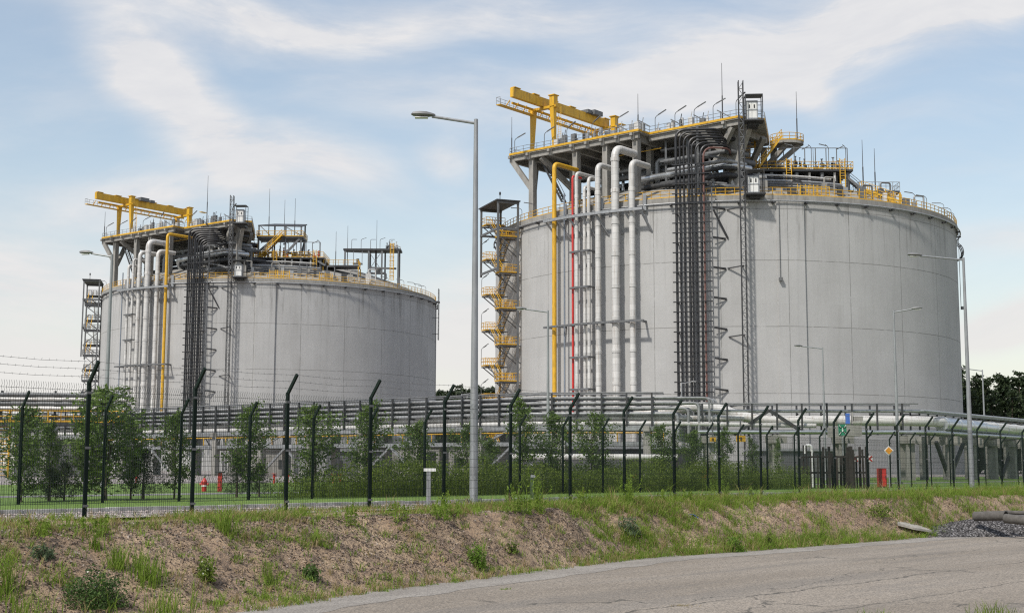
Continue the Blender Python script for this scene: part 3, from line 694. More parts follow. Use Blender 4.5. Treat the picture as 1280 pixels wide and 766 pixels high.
        for a in (-.36, .36): mb.box(c + rad * .27 - tx * .25 + tx * a + Vector((0, 0, (z0 + z1) / 2 - .4)), (.66, .05, z1 - z0 - 1.1), tx, rad)
        dr = part('door', mb, 'white', th)
        mb = MB()
        for a in (-.36, .36): mb.box(c + rad * .31 - tx * .25 + tx * a + Vector((0, 0, (z0 + z1) / 2 + .25)), (.2, .03, .55), tx, rad)
        part('door_window', mb, 'dark', dr)
    # riser pipes -----------------------------------------------------------------
    def riser(name, a, dia, zt, mt, label, inward=7., group=None, z0=5.5, lean=1.0, r0=None, coll=True):
        r = (r0 or 41.05) + dia * .3; mb = MB(); top = PO(a, r, zt); inn = top - UN * inward * .75
        pts = bend([PO(a, r, z0), top, inn] if inward > 0 else [PO(a, r, z0), top], dia * 1.35, 7)
        mb.tube(pts, dia / 2, 14)
        th = thing(name, label, 'pipe', PO(a, r, z0), fr, group)
        part('pipe_run', mb, mt, th, smooth=True)
        if coll:
            for z in np.arange(9.0, zt - dia * 1.5, 4.9):
                c = MB(); c.lathe([(dia * .56, 0), (dia * .56, .55)], 14, PO(a, r, z)); part('collar', c, mt, th, smooth=True)
        return th
    for p in T['risers']: riser(*p)
    # clamp frames
    a0, a1 = T['clamp']
    for z, lab in ((40.3, 'upper'), (23.4, 'middle')):
        th = thing('pipe_support', '%s grey steel frame clamping the riser pipes to the %s' % ({'upper': 'braced beam-like', 'middle': 'slimmer half-height'}[lab], N_), 'pipe support', PO((a0 + a1) / 2, 40.5, z), fr, 'steel supports on the tank walls')
        mb = MB(); q, w = PO(a0, 42.3, z), PO(a1, 42.3, z)
        chord = [PO(a, 42.25, z) for a in np.linspace(a0, a1, 8)]
        for i in range(7): mb.beam(chord[i], chord[i + 1], .34, .42 if lab == 'upper' else .3)
        part('beam', mb, 'steel' if lab == 'upper' else 'mid', th)
        mb = MB()
        for a in np.linspace(a0 + .5, a1 - .5, 8):
            mb.beam(PO(a, 40, z), PO(a, 42.2, z), .28, .3)
            if lab == 'upper': mb.beam(PO(a + 1.6, 40, z - 3.3), PO(a, 42.1, z - .2), .26); mb.beam(PO(a, 40.3, z), PO(a, 40.3, z + 2.6), .8, .5)
        part('bracket', mb, 'steel' if lab == 'upper' else 'mid', th)
    for z in T['small_clamps']:
        th = thing('pipe_clamp', 'small grey clamp across the thin riser pipes of the %s' % N_, 'pipe clamp', PO(a0, 41, z), fr, 'small pipe clamps on the ' + N_)
        mb = MB(); A, B = T['thin']; mb.beam(PO(A, 41.75, z), PO(B, 41.75, z), .3, .28)
        for a in (A, B): mb.beam(PO(a, 40, z), PO(a, 41.8, z), .2, .25)
        part('bar', mb, 'mid', th)
    # black pipe bundle
    b0, b1, nbl = T['bundle']
    for k in range(nbl):
        a = b0 + (b1 - b0) * (k + (.3 if k in (3, 6) else 0)) / (nbl - 1); zt = zd - 1.9 - .42 * k
        mt = 'black' if k != nbl - 1 else T['bundle_last']
        mb = MB(); r = 41.35; top = PO(a, r, zt); rgt = top + PO(a + 90, 1) * (6.2 - .35 * k) - PO(a, 1) * 1.4
        mb.tube(bend([PO(a, r, 5.4), top, rgt, rgt - PO(a, 5.)], 1.6, 6), .15 if k % 3 else .2, 8)
        lab = 'slim black riser pipe in the dense bundle on the %s' % N_ if mt == 'black' else 'slim reddish riser pipe at the edge of the black bundle on the ' + N_
        solo('black_pipe' if mt == 'black' else 'reddish_pipe', mb, mt, lab, 'pipe', 'black pipe bundle on the ' + N_, fr, True)
    th = thing('pipe_rack_ladder', T['rungs_label'], 'pipe support', PO(b0, 41, 8), fr, 'pipe bundle supports')
    for k in range(27):
        z = 8.2 + 1.48 * k; mb = MB(); mb.beam(PO(b0 - .8, 41.68, z), PO(b1 + 1.5, 41.68, z), .1, .17); 
        if k % 3 == 0: mb.beam(PO(b0, 40, z), PO(b0, 41.7, z), .16); mb.beam(PO(b1, 40, z), PO(b1, 41.7, z), .16)
        part('rung', mb, 'black', th)
    mb = MB(); ae = b1 + 1.6; mb.beam(PO(ae, 41.4, 6), PO(ae, 41.4, 43), .16); part('upright', mb, 'mid', th)
    for k in range(8):
        z = 8.6 + 4.5 * k; mb = MB(); mb.beam(PO(ae, 41.3, z), PO(ae + 2.7, 40.1, z - .12), .14, .2); mb.beam(PO(ae, 40.7, z), PO(ae + 2.7, 40.1, z - .3), .1, .1)
        if k in (0, 7): mb.beam(PO(ae + .3, 41.2, z - .4), PO(ae + 3.2, 40.1, z - 4.6), .18, .24)
        part('side_arm', mb, 'dark', th)
    # hand-made platforms right of the mast ------------------------------------------
    def cart(x, y, z=0.): return fr_inv @ Vector((cx + x, cy + y, z))
    fr_inv = fr.m.inverted()
    lw = T['low']; th = thing('valve_platform', T['low_label'], 'platform', cart(8, -24, 44), fr, 'lower platforms on the domes')
    x0, x1, yf, yb, zz = lw
    P = [cart(x0, yf), cart(x1, yf), cart(x1, yb), cart(x0, yb)]
    mb = MB(); mb.prism(P, zz - .4, zz - .1); part('deck', mb, 'dark', th)
    mb = MB(); mb.rail([p + Vector((0, 0, zz)) for p in (P[3], P[0], P[1], P[2])], 1.15, 1.4, .05, True, True); part('handrail', mb, 'yellow', th)
    for i in range(9):
        for y in (yf + .6, (yf + yb) / 2):
            q = cart(x0 + .8 + (x1 - x0 - 1.6) * i / 8, y); mb = MB(); mb.tube([q + Vector((0, 0, dome_at(q) - .3)), q + Vector((0, 0, zz - .5))], .22 if i % 2 else .32, 8); part('leg', mb, 'clad' if i % 2 else 'mid', th)
    mb = MB(); q1, q2 = cart(x0, yf + .3, zz + 3.4), cart(x1 - .8, yf + .3, zz + 3.4); mb.tube([q1 + (q2 - q1) * .25, q2], .07, 5)
    for i in range(4, 11): q = q1.lerp(q2, i / 10); mb.tube([q, q - Vector((0, 0, 3.4))], .08, 5)
    part('top_pipe', mb, 'mid', th)
    for i in range(30):
        q = cart(x0 + .8 + (x1 - x0 - 1.6) * (i + rr.uniform(-.3, .3)) / 29, yf + rr.uniform(.8, 5)); mb = MB(); valve_stand(mb, q + Vector((0, 0, zz - .1)), rr.uniform(.6, 2.4), rr)
        part('valve', mb, rr.choice(['clad', 'mid', 'steel', 'red' if not near else 'dark', 'dark']), th, smooth=True)
    for i in range(5):
        q = cart(x0 + 2 + (x1 - x0 - 4) * i / 4, yf + 3); q2 = cart(x0 + 4 + (x1 - x0 - 4) * i / 4, yf + 3); mb = MB(); z0 = dome_at(q)
        mb.tube(bend([q + Vector((0, 0, z0)), q + Vector((0, 0, z0 + 2.2)), q2 + Vector((0, 0, z0 + 2.2)), q2 + Vector((0, 0, z0 - 1))], .6, 4), .25, 8); part('pipe', mb, rr.choice(['dark', 'mid', 'steel']), th, smooth=True)
    for f_ in (.42, .9):
        mb = MB(); q = cart(x0 + (x1 - x0) * f_, yf - .35)
        for dx in (-.4, .4): mb.beam(q + Vector((dx, 0, dome_at(q))), q + Vector((dx, 0, zz + 1.6)), .12)
        for k in range(14): mb.beam(q + Vector((-.4, 0, zz + 1.3 - .42 * k)), q + Vector((.4, 0, zz + 1.3 - .42 * k)), .07)
        part('ladder', mb, 'yellow', th)
    for i in range(6):
        q = cart(x0 + 3 + (x1 - x0 - 4) * i / 5, yf + .4, zz); mb = MB(); mb.tube(bend([q, q + Vector((0, 0, 3.6)), q + Vector((-.5, 0, 4.0))], .3, 3), .055, 5); mb.beam(q + Vector((-.3, 0, 3.8)), q + Vector((-1.5, 0, 3.2 if i % 2 else 4.1)), .16, .12); part('platform_lamp', mb, 'mid', th)
    # yellow stair from the pump deck to the valve platform
    th = thing('access_stair', T['stair_label'], 'stair', cart(*T['ystair'][0]), fr, 'yellow stairs on the tank tops')
    p, q = cart(*T['ystair'][0]), cart(*T['ystair'][1]); sd = Vector((q - p)).cross(Vector((0, 0, 1))).normalized() * .6
    mb = MB()
    for s in (-1, 1): mb.beam(p + sd * s, q + sd * s, .1, .32)
    for k in range(18): w = p.lerp(q, k / 17); mb.beam(w - sd, w + sd, .3, .06)
    part('flight', mb, 'yellow', th)
    mb = MB()
    for s in (-1, 1):
        for h in (.6, 1.15): mb.beam(p + sd * s + Vector((0, 0, h)), q + sd * s + Vector((0, 0, h)), .09)
        for k in range(6): w = p.lerp(q, k / 5) + sd * s; mb.beam(w, w + Vector((0, 0, 1.15)), .09)
    part('handrail', mb, 'yellow', th)
    mb = MB(); w = p + Vector((-1.4, 0, 0))
    for dx in (-.9, .9):
        for s in (-.5, .5): mb.beam(w + Vector((dx, s, 0)), w + Vector((dx, s, 5.6)), .12)
    for k in range(9): mb.beam(w + Vector((-.9, -.5, .6 * k + .3)), w + Vector((.9, -.5, .6 * k + .3)), .08)
    part('ladder_cage', mb, 'yellow', th)
    for k in range(16):
        a = -2 + 3.1 * k + rr.uniform(-.7, .7); rr_ = rr.uniform(35.5, 38.4); h = rr.uniform(.9, 2.0); q = PO(a, rr_, dome_z(rr_) - .2); mb = MB(); mb.box(q + Vector((0, 0, h / 2)), (rr.uniform(.5, 1.3), .7, h))
        if k % 3 == 0: mb.tube(bend([q + Vector((0, 0, h)), q + Vector((0, 0, h + 1)), q + Vector((1.6, .3, h + 1)), q + Vector((1.6, .3, 0))], .35, 4), .14, 6)
        solo('plinth', mb, rr.choice(['concrete', 'mid', 'steel', 'dark', 'clad']), 'small plinth or box on the dome edge behind the rim railing of the ' + N_, 'plinth', 'plinths on the dome edge of the ' + N_, fr)
    for k in range(5):
        z = 43.3 + .55 * k; mb = MB(); mb.tube(arc(-6, 26, 35.5 - 1.3 * k, dome_z(35.5 - 1.3 * k) + .5 + .2 * k), .14 + .04 * (k % 3), 7); part('dome_pipe', mb, ['dark', 'mid', 'steel', 'dark', 'clad'][k], pm, smooth=True)
    # yellow rim stiles
    for a in T['stiles']:
        th = thing('rim_stile', 'small yellow step-over frame standing on the rim of the %s' % N_, 'stile', PO(a, 39, 42), fr, 'yellow stiles on the rim of the ' + N_)
        mb = MB(); t_ = PO(a + 90, 1)
        for k in range(2):
            for s in (-1.3, 0, 1.3): mb.beam(PO(a, 39.2 - k * 1.1, 42) + t_ * s, PO(a, 39.2 - k * 1.1, 43.8 + .4 * k) + t_ * s, .1)
            for h in (42.8, 43.7): mb.beam(PO(a, 39.2 - k * 1.1, h) - t_ * 1.3, PO(a, 39.2 - k * 1.1, h) + t_ * 1.3, .08)
        part('frame', mb, 'yellow', th)
    # stair tower -----------------------------------------------------------------
    ta = T['tower']; st = thing('stair_tower', T['tower_label'], 'stair tower', PO(ta, 42, .6), fr, 'stair towers on the tank sides')
    rad = PO(ta, 1); tan = PO(ta + 90, 1)
    def TW(r, t, z): return rad * r + tan * t + Vector((0, 0, z))
    zA = [3.8 + 5.95 * k for k in range(7)]
    for k, z in enumerate(zA):
        for (tt, zz_, nm, ro, ri) in ((3.0, z, 'landing', 43.8, 40.3), (-3.0, z + 2.9, 'landing', 44.0, 40.6)):
            if zz_ > 43: continue
            mb = MB(); P = [TW(ri, tt - 1.1, 0), TW(ro, tt - 1.1, 0), TW(ro, tt + 1.1, 0), TW(ri, tt + 1.1, 0)]
            mb.prism([(p.x, p.y) for p in P], zz_ - .16, zz_)
            mb.rail([p + Vector((0, 0, zz_)) for p in (P[0], P[1], P[2], P[3])], 1.15, 1.2, .045, True, False)
            l = part('landing', mb, T['tmat'], st)
            mb = MB(); 
            for dt in (-.9, .9): mb.beam(TW(40.0, tt + dt, zz_ - 3.2), TW(ro - .3, tt + dt, zz_ - .4), .14); mb.beam(TW(40.0, tt + dt, zz_ - .35), TW(ro, tt + dt, zz_ - .35), .14, .2)
            part('bracket', mb, 'mid', l)
            if zz_ < 37:
                mb = MB(); mb.tube(bend([TW(ro, tt - 1, zz_ + .2), TW(ro, tt - 1, zz_ + 2.8), TW(ro - .9, tt - 1, zz_ + 3.3)], .3, 3), .045, 5); mb.beam(TW(ro - .3, tt - 1, zz_ + 3.0), TW(ro - 1.2, tt - .8, zz_ + 3.7), .14); part('landing_lamp', mb, 'mid', l)
        for (ta_, tb_, za, zb, rr_) in ((2.0, -2.0, z, z + 2.9, 42.9), (-2.0, 2.0, z + 2.9, z + 5.95, 41.4)):
            if zb > 43: continue
            mb = MB()
            for s in (-.45, .45): mb.beam(TW(rr_ + s, ta_, za), TW(rr_ + s, tb_, zb), .07, .2)
            for i in range(12): q = TW(rr_, ta_, za).lerp(TW(rr_, tb_, zb), (i + .5) / 12); mb.beam(q - rad * .45, q + rad * .45, .28, .05)
            f_ = part('flight', mb, 'mid' if near else 'mid', st)
            mb = MB()
            for s in (-.5, .5):
                for h in (.55, 1.1): mb.beam(TW(rr_ + s, ta_, za + h), TW(rr_ + s, tb_, zb + h), .07)
            part('handrail', mb, 'yellow', f_)
    for t in (-4.1, 4.1):
        for r, z0 in ((44.1, 33.5 if near else 27.), (40.6, .6)):
            mb = MB(); mb.beam(TW(r, t, z0), TW(r, t, 45.2), .3, up=rad); part('post', mb, 'mid', st)
    mb = MB()
    for p_, q_ in [(TW(40.4, t, zz_), TW(44.3, t, zz_)) for t in (-4.1, 4.1) for zz_ in (45., 40.6)] + [(TW(44.1, -4.1, zz_), TW(44.1, 4.1, zz_)) for zz_ in (40.6, 34.)]:
        mb = MB(); mb.beam(p_, q_, .26, .34); part('frame_beam', mb, 'mid', st)
    if not near:
        for k in range(5):
            z0 = 3 + 5.95 * k
            mb = MB(); t = 4.1; mb.beam(TW(40.6, t, z0), TW(43.8, t, z0 + 2.9), .16); mb.beam(TW(43.8, t, z0 + 2.9), TW(40.6, t, z0 + 5.9), .16); part('brace', mb, 'mid', st)
    mb = MB(); P = [TW(40.3, -4.5, 0), TW(44.5, -4.5, 0), TW(44.5, 4.5, 0), TW(40.3, 4.5, 0)]; mb.prism([(p.x, p.y) for p in P], 45.2, 45.4); part('roof', mb, 'dark', st)
    mb = MB(); mb.tube([TW(43, 2, 45.4), TW(43, 2, 46.8)], .06, 5); mb.lathe([(.12, 0), (.16, .15), (.16, .45), (.08, .55)], 8, TW(43, 2, 46.6)); part('beacon', mb, 'dark', st)
    # lamps -------------------------------------------------------------------------
    dl = make_deck_lamp('bent-neck tube lamp along the pump deck railing of the ' + N_, 'deck lamps of the ' + N_); first = True
    for s in T['dlamps']:
        o = dl if first else copy_tree(dl); first = False
        o.location = fr.m @ SN(s, 35.4 if s < s1 else 32.4, zd); o.rotation_euler = (0, 0, fr.rot + UA + R_(rr.uniform(-25, 25)))
    rl = make_deck_lamp('bent-neck tube lamp on the rim railing of the ' + N_, 'rim lamps of the ' + N_, True); first = True
    for a in T['rlamps']:
        o = rl if first else copy_tree(rl); first = False
        o.location = fr.m @ PO(a, 39.8, 42.05); o.scale = (.8, .8, .8); o.rotation_euler = (0, 0, PI + R_(rr.uniform(-20, 20)))
    for lab, x, y, z, h in T['rods']: rod(lab, cart(x, y, z), h, fr)
    return fr, cart

GR = 'riser pipes on the nearer tank'; GF = 'riser pipes on the far tank'
T1 = dict(c=(37.376, 233.346), rot=0, dz=0, near=True, who='nearer tank', mat='tank_near',
    label='nearer and larger-looking pale concrete storage tank with a smooth wall', plat_label='grey concrete column platform on the roof edge of the nearer tank',
    pipe_label='tangle of grey and silver pipes under the pump deck of the nearer tank', crane_label='yellow double-girder gantry crane on the nearer tank, beside the tall lamp',
    mast_label='slim grey lattice mast running up the nearer tank between pipe bundle and blank wall', cab_hi='grey lift cabin with white doors at pump deck height on the nearer tank', cab_lo='grey lift cabin with white doors at rim height on the nearer tank',
    rungs_label='black rungs and side arms holding the pipe bundle to the nearer tank', low_label='yellow-railed valve platform on thin legs on the dome of the nearer tank',
    stair_label='yellow stair and ladder below the small round balcony of the nearer tank', tower_label='grey and yellow zigzag stair tower hung on the nearer tank beside the gap',
    s=(-19.4, 6.9, 23.0), cols=(-15.3, -6.1, -.1, 5.75), cr_s=(-15.9, -11.2), mast=-4.6, clamp=(-50, -25), small_clamps=(34.8, 29.2, 18.4, 13.5), thin=(-43, -38),
    cut=((25.2, 28.8), (18.3, 15)), incol=(16.5, 20.), bundle=(-18.1, -12.4, 8), bundle_last='reddish', low=(-1.0, 16.7, -28, -17, 48.8), ystair=((1.6, -28.6, 48.8), (5.2, -28.6, 53.7)), stiles=(10.5, 13.5, 26.5), tower=-69, tmat='yellow',
    dlamps=(-18.6, -12.2, -7.5, -2.4, 2.6, 7.8, 11.5, 15.0, 18.4, 22.4), rlamps=(-64, -58, 40, 45, 55, 62, 68, 73),
    rods=[('lightning rod at the crane end of the pump deck on the nearer tank', -37.5, -14.6, 54, 6.6), ('lightning rod rising from the middle of the pump deck edge on the nearer tank', -17.6, -30.4, 54, 6.2), ('tallest lightning rod, beside the lattice mast of the nearer tank', -5.2, -36, 54, 9.5),
          ('lightning rod on the small round balcony of the nearer tank', 8.6, -25, 54, 8.2), ('lightning rod behind the valve platform of the nearer tank', 13.2, -16, 47.5, 7.5), ('taller lightning rod of the pair on the low yellow platform of the nearer tank', 19.0, -25.2, 46, 8.2), ('shorter lightning rod of the pair on the low yellow platform of the nearer tank', 21.4, -23.5, 46, 7.2)],
    risers=[('riser_pipe', -48.1, .72, 49.6, 'yellow', 'thick yellow riser pipe bending under the pump deck of the nearer tank', 8, GR, 7.0, 1, None, False),
            ('riser_pipe', -45.2, .28, 44.5, 'conduit', 'thin blue-grey conduit between yellow and red pipes on the nearer tank', 0, GR, 5.5, 1, None, False),
            ('riser_pipe', -42.75, .36, 47.0, 'red', 'bright red riser pipe on the nearer tank', 3, GR, 7.0, 1, None, False),
            ('riser_pipe', -41.55, .58, 47.4, 'clad', 'white riser pipe right beside the red pipe on the nearer tank', 6, GR),
            ('riser_pipe', -39.45, .5, 45.0, 'clad', 'shorter one of two thin white riser pipes on the nearer tank', 4, GR),
            ('riser_pipe', -38.3, .56, 46.3, 'clad', 'taller one of two thin white riser pipes on the nearer tank', 4, GR),
            ('riser_pipe', -35.85, .88, 48.1, 'clad', 'medium white riser pipe beside the thickest pipe of the nearer tank', 7, GR),
            ('riser_pipe', -31.55, 1.22, 50.3, 'clad', 'thickest and tallest white riser pipe on the nearer tank', 7, GR),
            ('riser_pipe', -27.75, .95, 47.9, 'clad', 'white riser pipe nearest the black bundle on the nearer tank', 6, GR)])
T2 = dict(c=(-58.907, 322.34), rot=2.6, dz=.7, near=False, who='far tank', mat='tank_far',
    label='farther and smaller-looking streaked concrete storage tank behind the saplings', plat_label='grey concrete column platform on the roof edge of the far tank',
    pipe_label='tangle of grey and dark pipes under the pump deck of the far tank', crane_label='yellow double-girder gantry crane on the far tank',
    mast_label='slim grey lattice mast running up the far tank between pipe bundle and streaked wall', cab_hi='grey lift cabin with white doors at pump deck height on the far tank', cab_lo='grey lift cabin with white doors at rim height on the far tank',
    rungs_label='black rungs and side arms holding the pipe bundle to the far tank', low_label='yellow-railed valve platform on thin legs on the dome of the far tank',
    stair_label='yellow stair and ladder under the roofed frame of the far tank', tower_label='grey X-braced stair tower standing against the sky beside the far tank',
    s=(-19.8, 6.4, 22.6), cols=(-15.9, -8.0, -2.8, 4.0), cr_s=(-16.2, -11.2), mast=-4.9, clamp=(-46, -24), small_clamps=(34.8, 29.2, 18.4, 13.5), thin=(-43, -39),
    cut=((24.6, 29.), (10.5, 15.5)), incol=(13, 21.), bundle=(-18.3, -13.5, 9), bundle_last='black', low=(-2.6, 16.2, -27, -17, 48.7), ystair=((1.6, -26, 48.7), (7.0, -27.5, 53.6)), stiles=(8.5, 11, 25), tower=-80, tmat='mid',
    dlamps=(-18.8, -13.6, -9.6, -5.0, 1.2, 8.5, 22.), rlamps=(-66, 48, 56, 63, 68, 72),
    rods=[('lightning rod at the crane end of the pump deck on the far tank', -37.0, -16.2, 54.6, 6.4), ('lightning rod beside the lattice mast of the far tank', -8.6, -35, 54.6, 11.), ('tallest rod on the roofed frame of the far tank', 3.1, -24, 53, 12.), ('middle rod of three on the roofed frame of the far tank', 5.6, -18, 53, 10.6), ('rod at the outer end of the roofed frame on the far tank', 9.2, -25, 53, 9.6),
          ('rod standing on the low yellow platform of the far tank', 18.7, -25, 46.5, 8.4), ('rod at the inner corner of the open pipe frame on the far tank', 20.4, -17.5, 46, 11.6), ('rod in the middle of the open pipe frame on the far tank', 27.2, -17.5, 45, 14.)],
    risers=[('riser_pipe', -45.8, .25, 44.5, 'conduit', 'thin blue-grey conduit beside the white pipes on the far tank', 0, GF, 5.5, 1, None, False),
            ('riser_pipe', -42.5, .58, 46.0, 'clad', 'outermost thin white riser pipe on the far tank, next to the blue-grey conduit', 4, GF),
            ('riser_pipe', -40.1, .54, 47.2, 'clad', 'second thin white riser pipe from the stair tower of the far tank', 4, GF),
            ('riser_pipe', -36.9, .92, 48.6, 'clad', 'medium white riser pipe between thin pipes and thickest pipe of the far tank', 7, GF),
            ('riser_pipe', -33.2, 1.2, 50.8, 'clad', 'thickest and tallest white riser pipe on the far tank', 7, GF),
            ('riser_pipe', -29.3, .92, 48.4, 'clad', 'white riser pipe next to the yellow pipe on the far tank', 6, GF),
            ('riser_pipe', -26.0, .66, 52.0, 'yellow', 'thick yellow riser pipe beside the black bundle of the far tank', 9, GF, 7.0, 1, None, False)])
MT['reddish'] = simple('reddish_primer_pipe', (.13, .06, .05), .6)
fr1, cart1 = build_tank(T1)
fr2, cart2 = build_tank(T2)

# near tank: round balcony on a concrete bracket, low yellow platform
th = thing('bracket_balcony', 'small round grey balcony on slanted concrete brackets on the nearer tank', 'balcony', cart1(7, -24, 47), fr1)
mb = MB(); c = cart1(6.9, -25, 0); ring = [c + Vector((2.7 * math.cos(2 * PI * j / 16), 2.2 * math.sin(2 * PI * j / 16), 0)) for j in range(16)]
mb.prism([(p.x, p.y) for p in ring], 53.3, 53.75); part('deck', mb, 'concrete', th)
mb = MB(); mb.rail([p + Vector((0, 0, 53.75)) for p in ring], 1.15, .9, .05, True, True, True); part('handrail', mb, 'yellow', th)
for dx in (-1.8, 1.4):
    mb = MB(); b = cart1(4.4 + dx * .5, -23.2); mb.beam(b + Vector((0, 0, dome_at(b) - .5)), b + Vector((0, 0, 53.3)), .9, .9); part('column', mb, 'concrete', th)
mb = MB(); mb.beam(cart1(4.6, -24.4, 49.6), cart1(8.8, -25.4, 53.2), .8, .7); part('brace', mb, 'concrete', th)
mb = MB(); mb.beam(cart1(3.4, -24.2, 49.6), cart1(6.6, -26, 53.2), .8, .7); part('brace', mb, 'concrete', th)
th = thing('low_platform', 'low yellow-railed platform with a short yellow stair toward the blank side of the nearer tank', 'platform', cart1(21, -25, 43), fr1, 'low platforms with rods on the domes')
mb = MB(); P = [cart1(*p) for p in ((18, -26), (24.6, -26), (24.6, -22), (18, -22))]; mb.prism([(p.x, p.y) for p in P], 45.3, 45.7); part('deck', mb, 'dark', th)
mb = MB(); mb.rail([p + Vector((0, 0, 45.7)) for p in (P[3], P[0], P[1], P[2])], 1.4, 1.1, .05, True); part('handrail', mb, 'steel', th)
for p in P:
    mb = MB(); mb.beam(p + Vector((0, 0, dome_at(p) - .4)), p + Vector((0, 0, 45.4)), .25); part('leg', mb, 'yellow', th)
mb = MB()
for s in (-.6, .6):
    a, b = cart1(17.8, -28 + s, 45.5), cart1(23.3, -30.5 + s, 42.8); mb.beam(a, b, .1, .28)
    for h in (.6, 1.2): mb.beam(a + Vector((0, 0, h)), b + Vector((0, 0, h)), .07)
    for k in range(6): q = a.lerp(b, k / 5); mb.beam(q, q + Vector((0, 0, 1.2)), .09)
part('stair_flight', mb, 'yellow', th)
mb = MB(); 
for s in (-.5, .5): mb.beam(cart1(14.5, -27 + s, 48.7), cart1(17.9, -27.5 + s, 45.6), .14, .4); mb.beam(cart1(14.5, -27 + s, 49.8), cart1(17.9, -27.5 + s, 46.7), .08)
for k in range(10): q = cart1(14.5, -27, 48.7).lerp(cart1(17.9, -27.5, 45.6), k / 9); mb.beam(q - Vector((0, .5, 0)), q + Vector((0, .5, 0)), .28, .05)
part('stair_flight', mb, 'mid', th)

# far tank: roofed frame, open pipe frame, low platform
th = thing('steel_frame', 'dark roofed steel frame over the valve platform of the far tank', 'steel frame', cart2(6, -24, 48), fr2)
mb = MB(); mb.add([cart2(1.2, -27, 56.0), cart2(3.9, -21, 57.4), cart2(11.4, -21, 57.3), cart2(11.2, -27, 55.8)], [(0, 1, 2, 3)]); v = list(mb.v); mb.v += [p - Vector((0, 0, .25)) for p in v]; mb.f += [(7, 6, 5, 4), (0, 3, 7, 4), (1, 0, 4, 5), (2, 1, 5, 6), (3, 2, 6, 7)]
part('roof', mb, 'dark', th)
for x, y, zt in ((1.4, -26.8, 55.9), (11., -26.8, 55.7), (4, -21.3, 57.2), (11., -21.3, 57.1), (6.5, -21.3, 57.2), (7.5, -26.8, 55.8)):
    mb = MB(); mb.beam(cart2(x, y, 45.5), cart2(x, y, zt), .32); part('post', mb, 'mid', th)
mb = MB(); P = [cart2(*p) for p in ((1, -27.3), (11.5, -27.3), (11.5, -21), (1, -21))]; mb.prism([(p.x, p.y) for p in P], 53.0, 53.4); part('floor', mb, 'dark', th)
mb = MB(); mb.rail([p + Vector((0, 0, 53.4)) for p in (P[3], P[0], P[1], P[2])], 1.2, 1.3, .06, True, True); part('handrail', mb, 'yellow', th)
for a, b in (((1.6, -26.9, 50), (5, -26.9, 53)), ((7.6, -26.9, 49.5), (10.8, -26.9, 53)), ((11, -26.5, 49), (11, -21.5, 53)), ((4, -26.9, 53.6), (1.5, -26.9, 56)), ((7.5, -26.9, 55.6), (11, -26.9, 53.6))):
    mb = MB(); mb.beam(cart2(*a), cart2(*b), .45 if a[2] < 52 else .18); part('brace', mb, 'mid', th)
th = thing('steel_frame', 'open grey steel frame with a yellow caged ladder on the far tank dome', 'steel frame', cart2(26, -17, 45), fr2)
mb = MB(); P = [cart2(*p) for p in ((19.6, -19), (33, -19), (33, -14.5), (25, -14.5), (19.6, -16))]; mb.prism([(p.x, p.y) for p in P], 51.6, 52.0); part('deck', mb, 'dark', th)
for x, y in ((20, -18.7), (25.5, -18.7), (28.6, -18.7), (32.4, -18.7), (25.5, -15), (32.4, -15), (29, -15), (27.0, -17)):
    q = cart2(x, y); mb = MB(); mb.beam(q + Vector((0, 0, dome_at(q) - .4)), q + Vector((0, 0, 51.7)), .36); part('post', mb, 'mid', th)
for a, b in (((25.5, -18.8, 46.8), (28.6, -18.8, 51.4)), ((28.6, -18.8, 46.8), (25.5, -18.8, 51.4)), ((26, -18.8, 47.5), (32, -18.8, 47.3))):
    mb = MB(); mb.beam(cart2(*a), cart2(*b), .12 if a[2] != 47.5 else .4); part('brace', mb, 'mid', th)
mb = MB()
for dx in (-.4, .4): mb.beam(cart2(31 + dx, -19.5, 44.5), cart2(31 + dx, -19.5, 53.2), .16)
for k in range(22): mb.beam(cart2(30.6, -19.5, 44.6 + .4 * k), cart2(31.4, -19.5, 44.6 + .4 * k), .09)
for k in range(9): mb.tube([cart2(31 + .55 * math.cos(a), -19.7 - .6 * math.sin(a), 45.4 + .9 * k) for a in np.linspace(0, PI, 6)], .05, 4)
part('caged_ladder', mb, 'yellow', th)
mb = MB()
for x in (22, 24): mb.beam(cart2(x, -18.8, 48.4), cart2(x, -18.8, 51.7), .12)
mb.box(cart2(23, -18.8, 48.4), (2.2, 1.4, .25)); mb.tube([cart2(23, -18.8, 48.5), cart2(23, -18.8, 49.6)], .35, 8); part('hanging_tray', mb, 'mid', th)
mb = MB(); mb.lathe([(.55, 0), (.7, .3), (.7, .9), (.3, 1.2)], 10, cart2(27.6, -17.6, 46.6)); mb.tube(bend([cart2(25, -17.6, 46.4), cart2(29.4, -17.6, 46.4), cart2(29.4, -17.6, 45)], .5), .3, 8); part('relief_valve', mb, 'steel', th, smooth=True)
for i in range(5): mb = MB(); valve_stand(mb, cart2(29.6 + .55 * i, -17 + .3 * (i % 2), 52), 1.0 + .3 * (i % 3), random); part('vent_stub', mb, 'clad' if i > 1 else 'mid', th)
for i in range(5):
    mb = MB(); q = cart2(21.5 + 2.2 * i, -18.6, 52); mb.tube(bend([q, q + Vector((0, 0, 2.2)), q + Vector((1.2, 0, 2.6 if i % 2 else 2.2))], .3, 3), .06, 5); part('lamp_bracket', mb, 'mid', th)
th = thing('low_platform', 'low yellow-railed platform between valve platform and open pipe frame on the far tank', 'platform', cart2(19, -24, 45), fr2, 'low platforms with rods on the domes')
mb = MB(); P = [cart2(*p) for p in ((16, -26), (24, -26), (24, -22), (16, -22))]; mb.prism([(p.x, p.y) for p in P], 46.6, 47.0); part('deck', mb, 'dark', th)
mb = MB(); mb.rail([p + Vector((0, 0, 47)) for p in (P[3], P[0], P[1], P[2])], 1.2, 1.1, .05, True); part('handrail', mb, 'yellow', th)
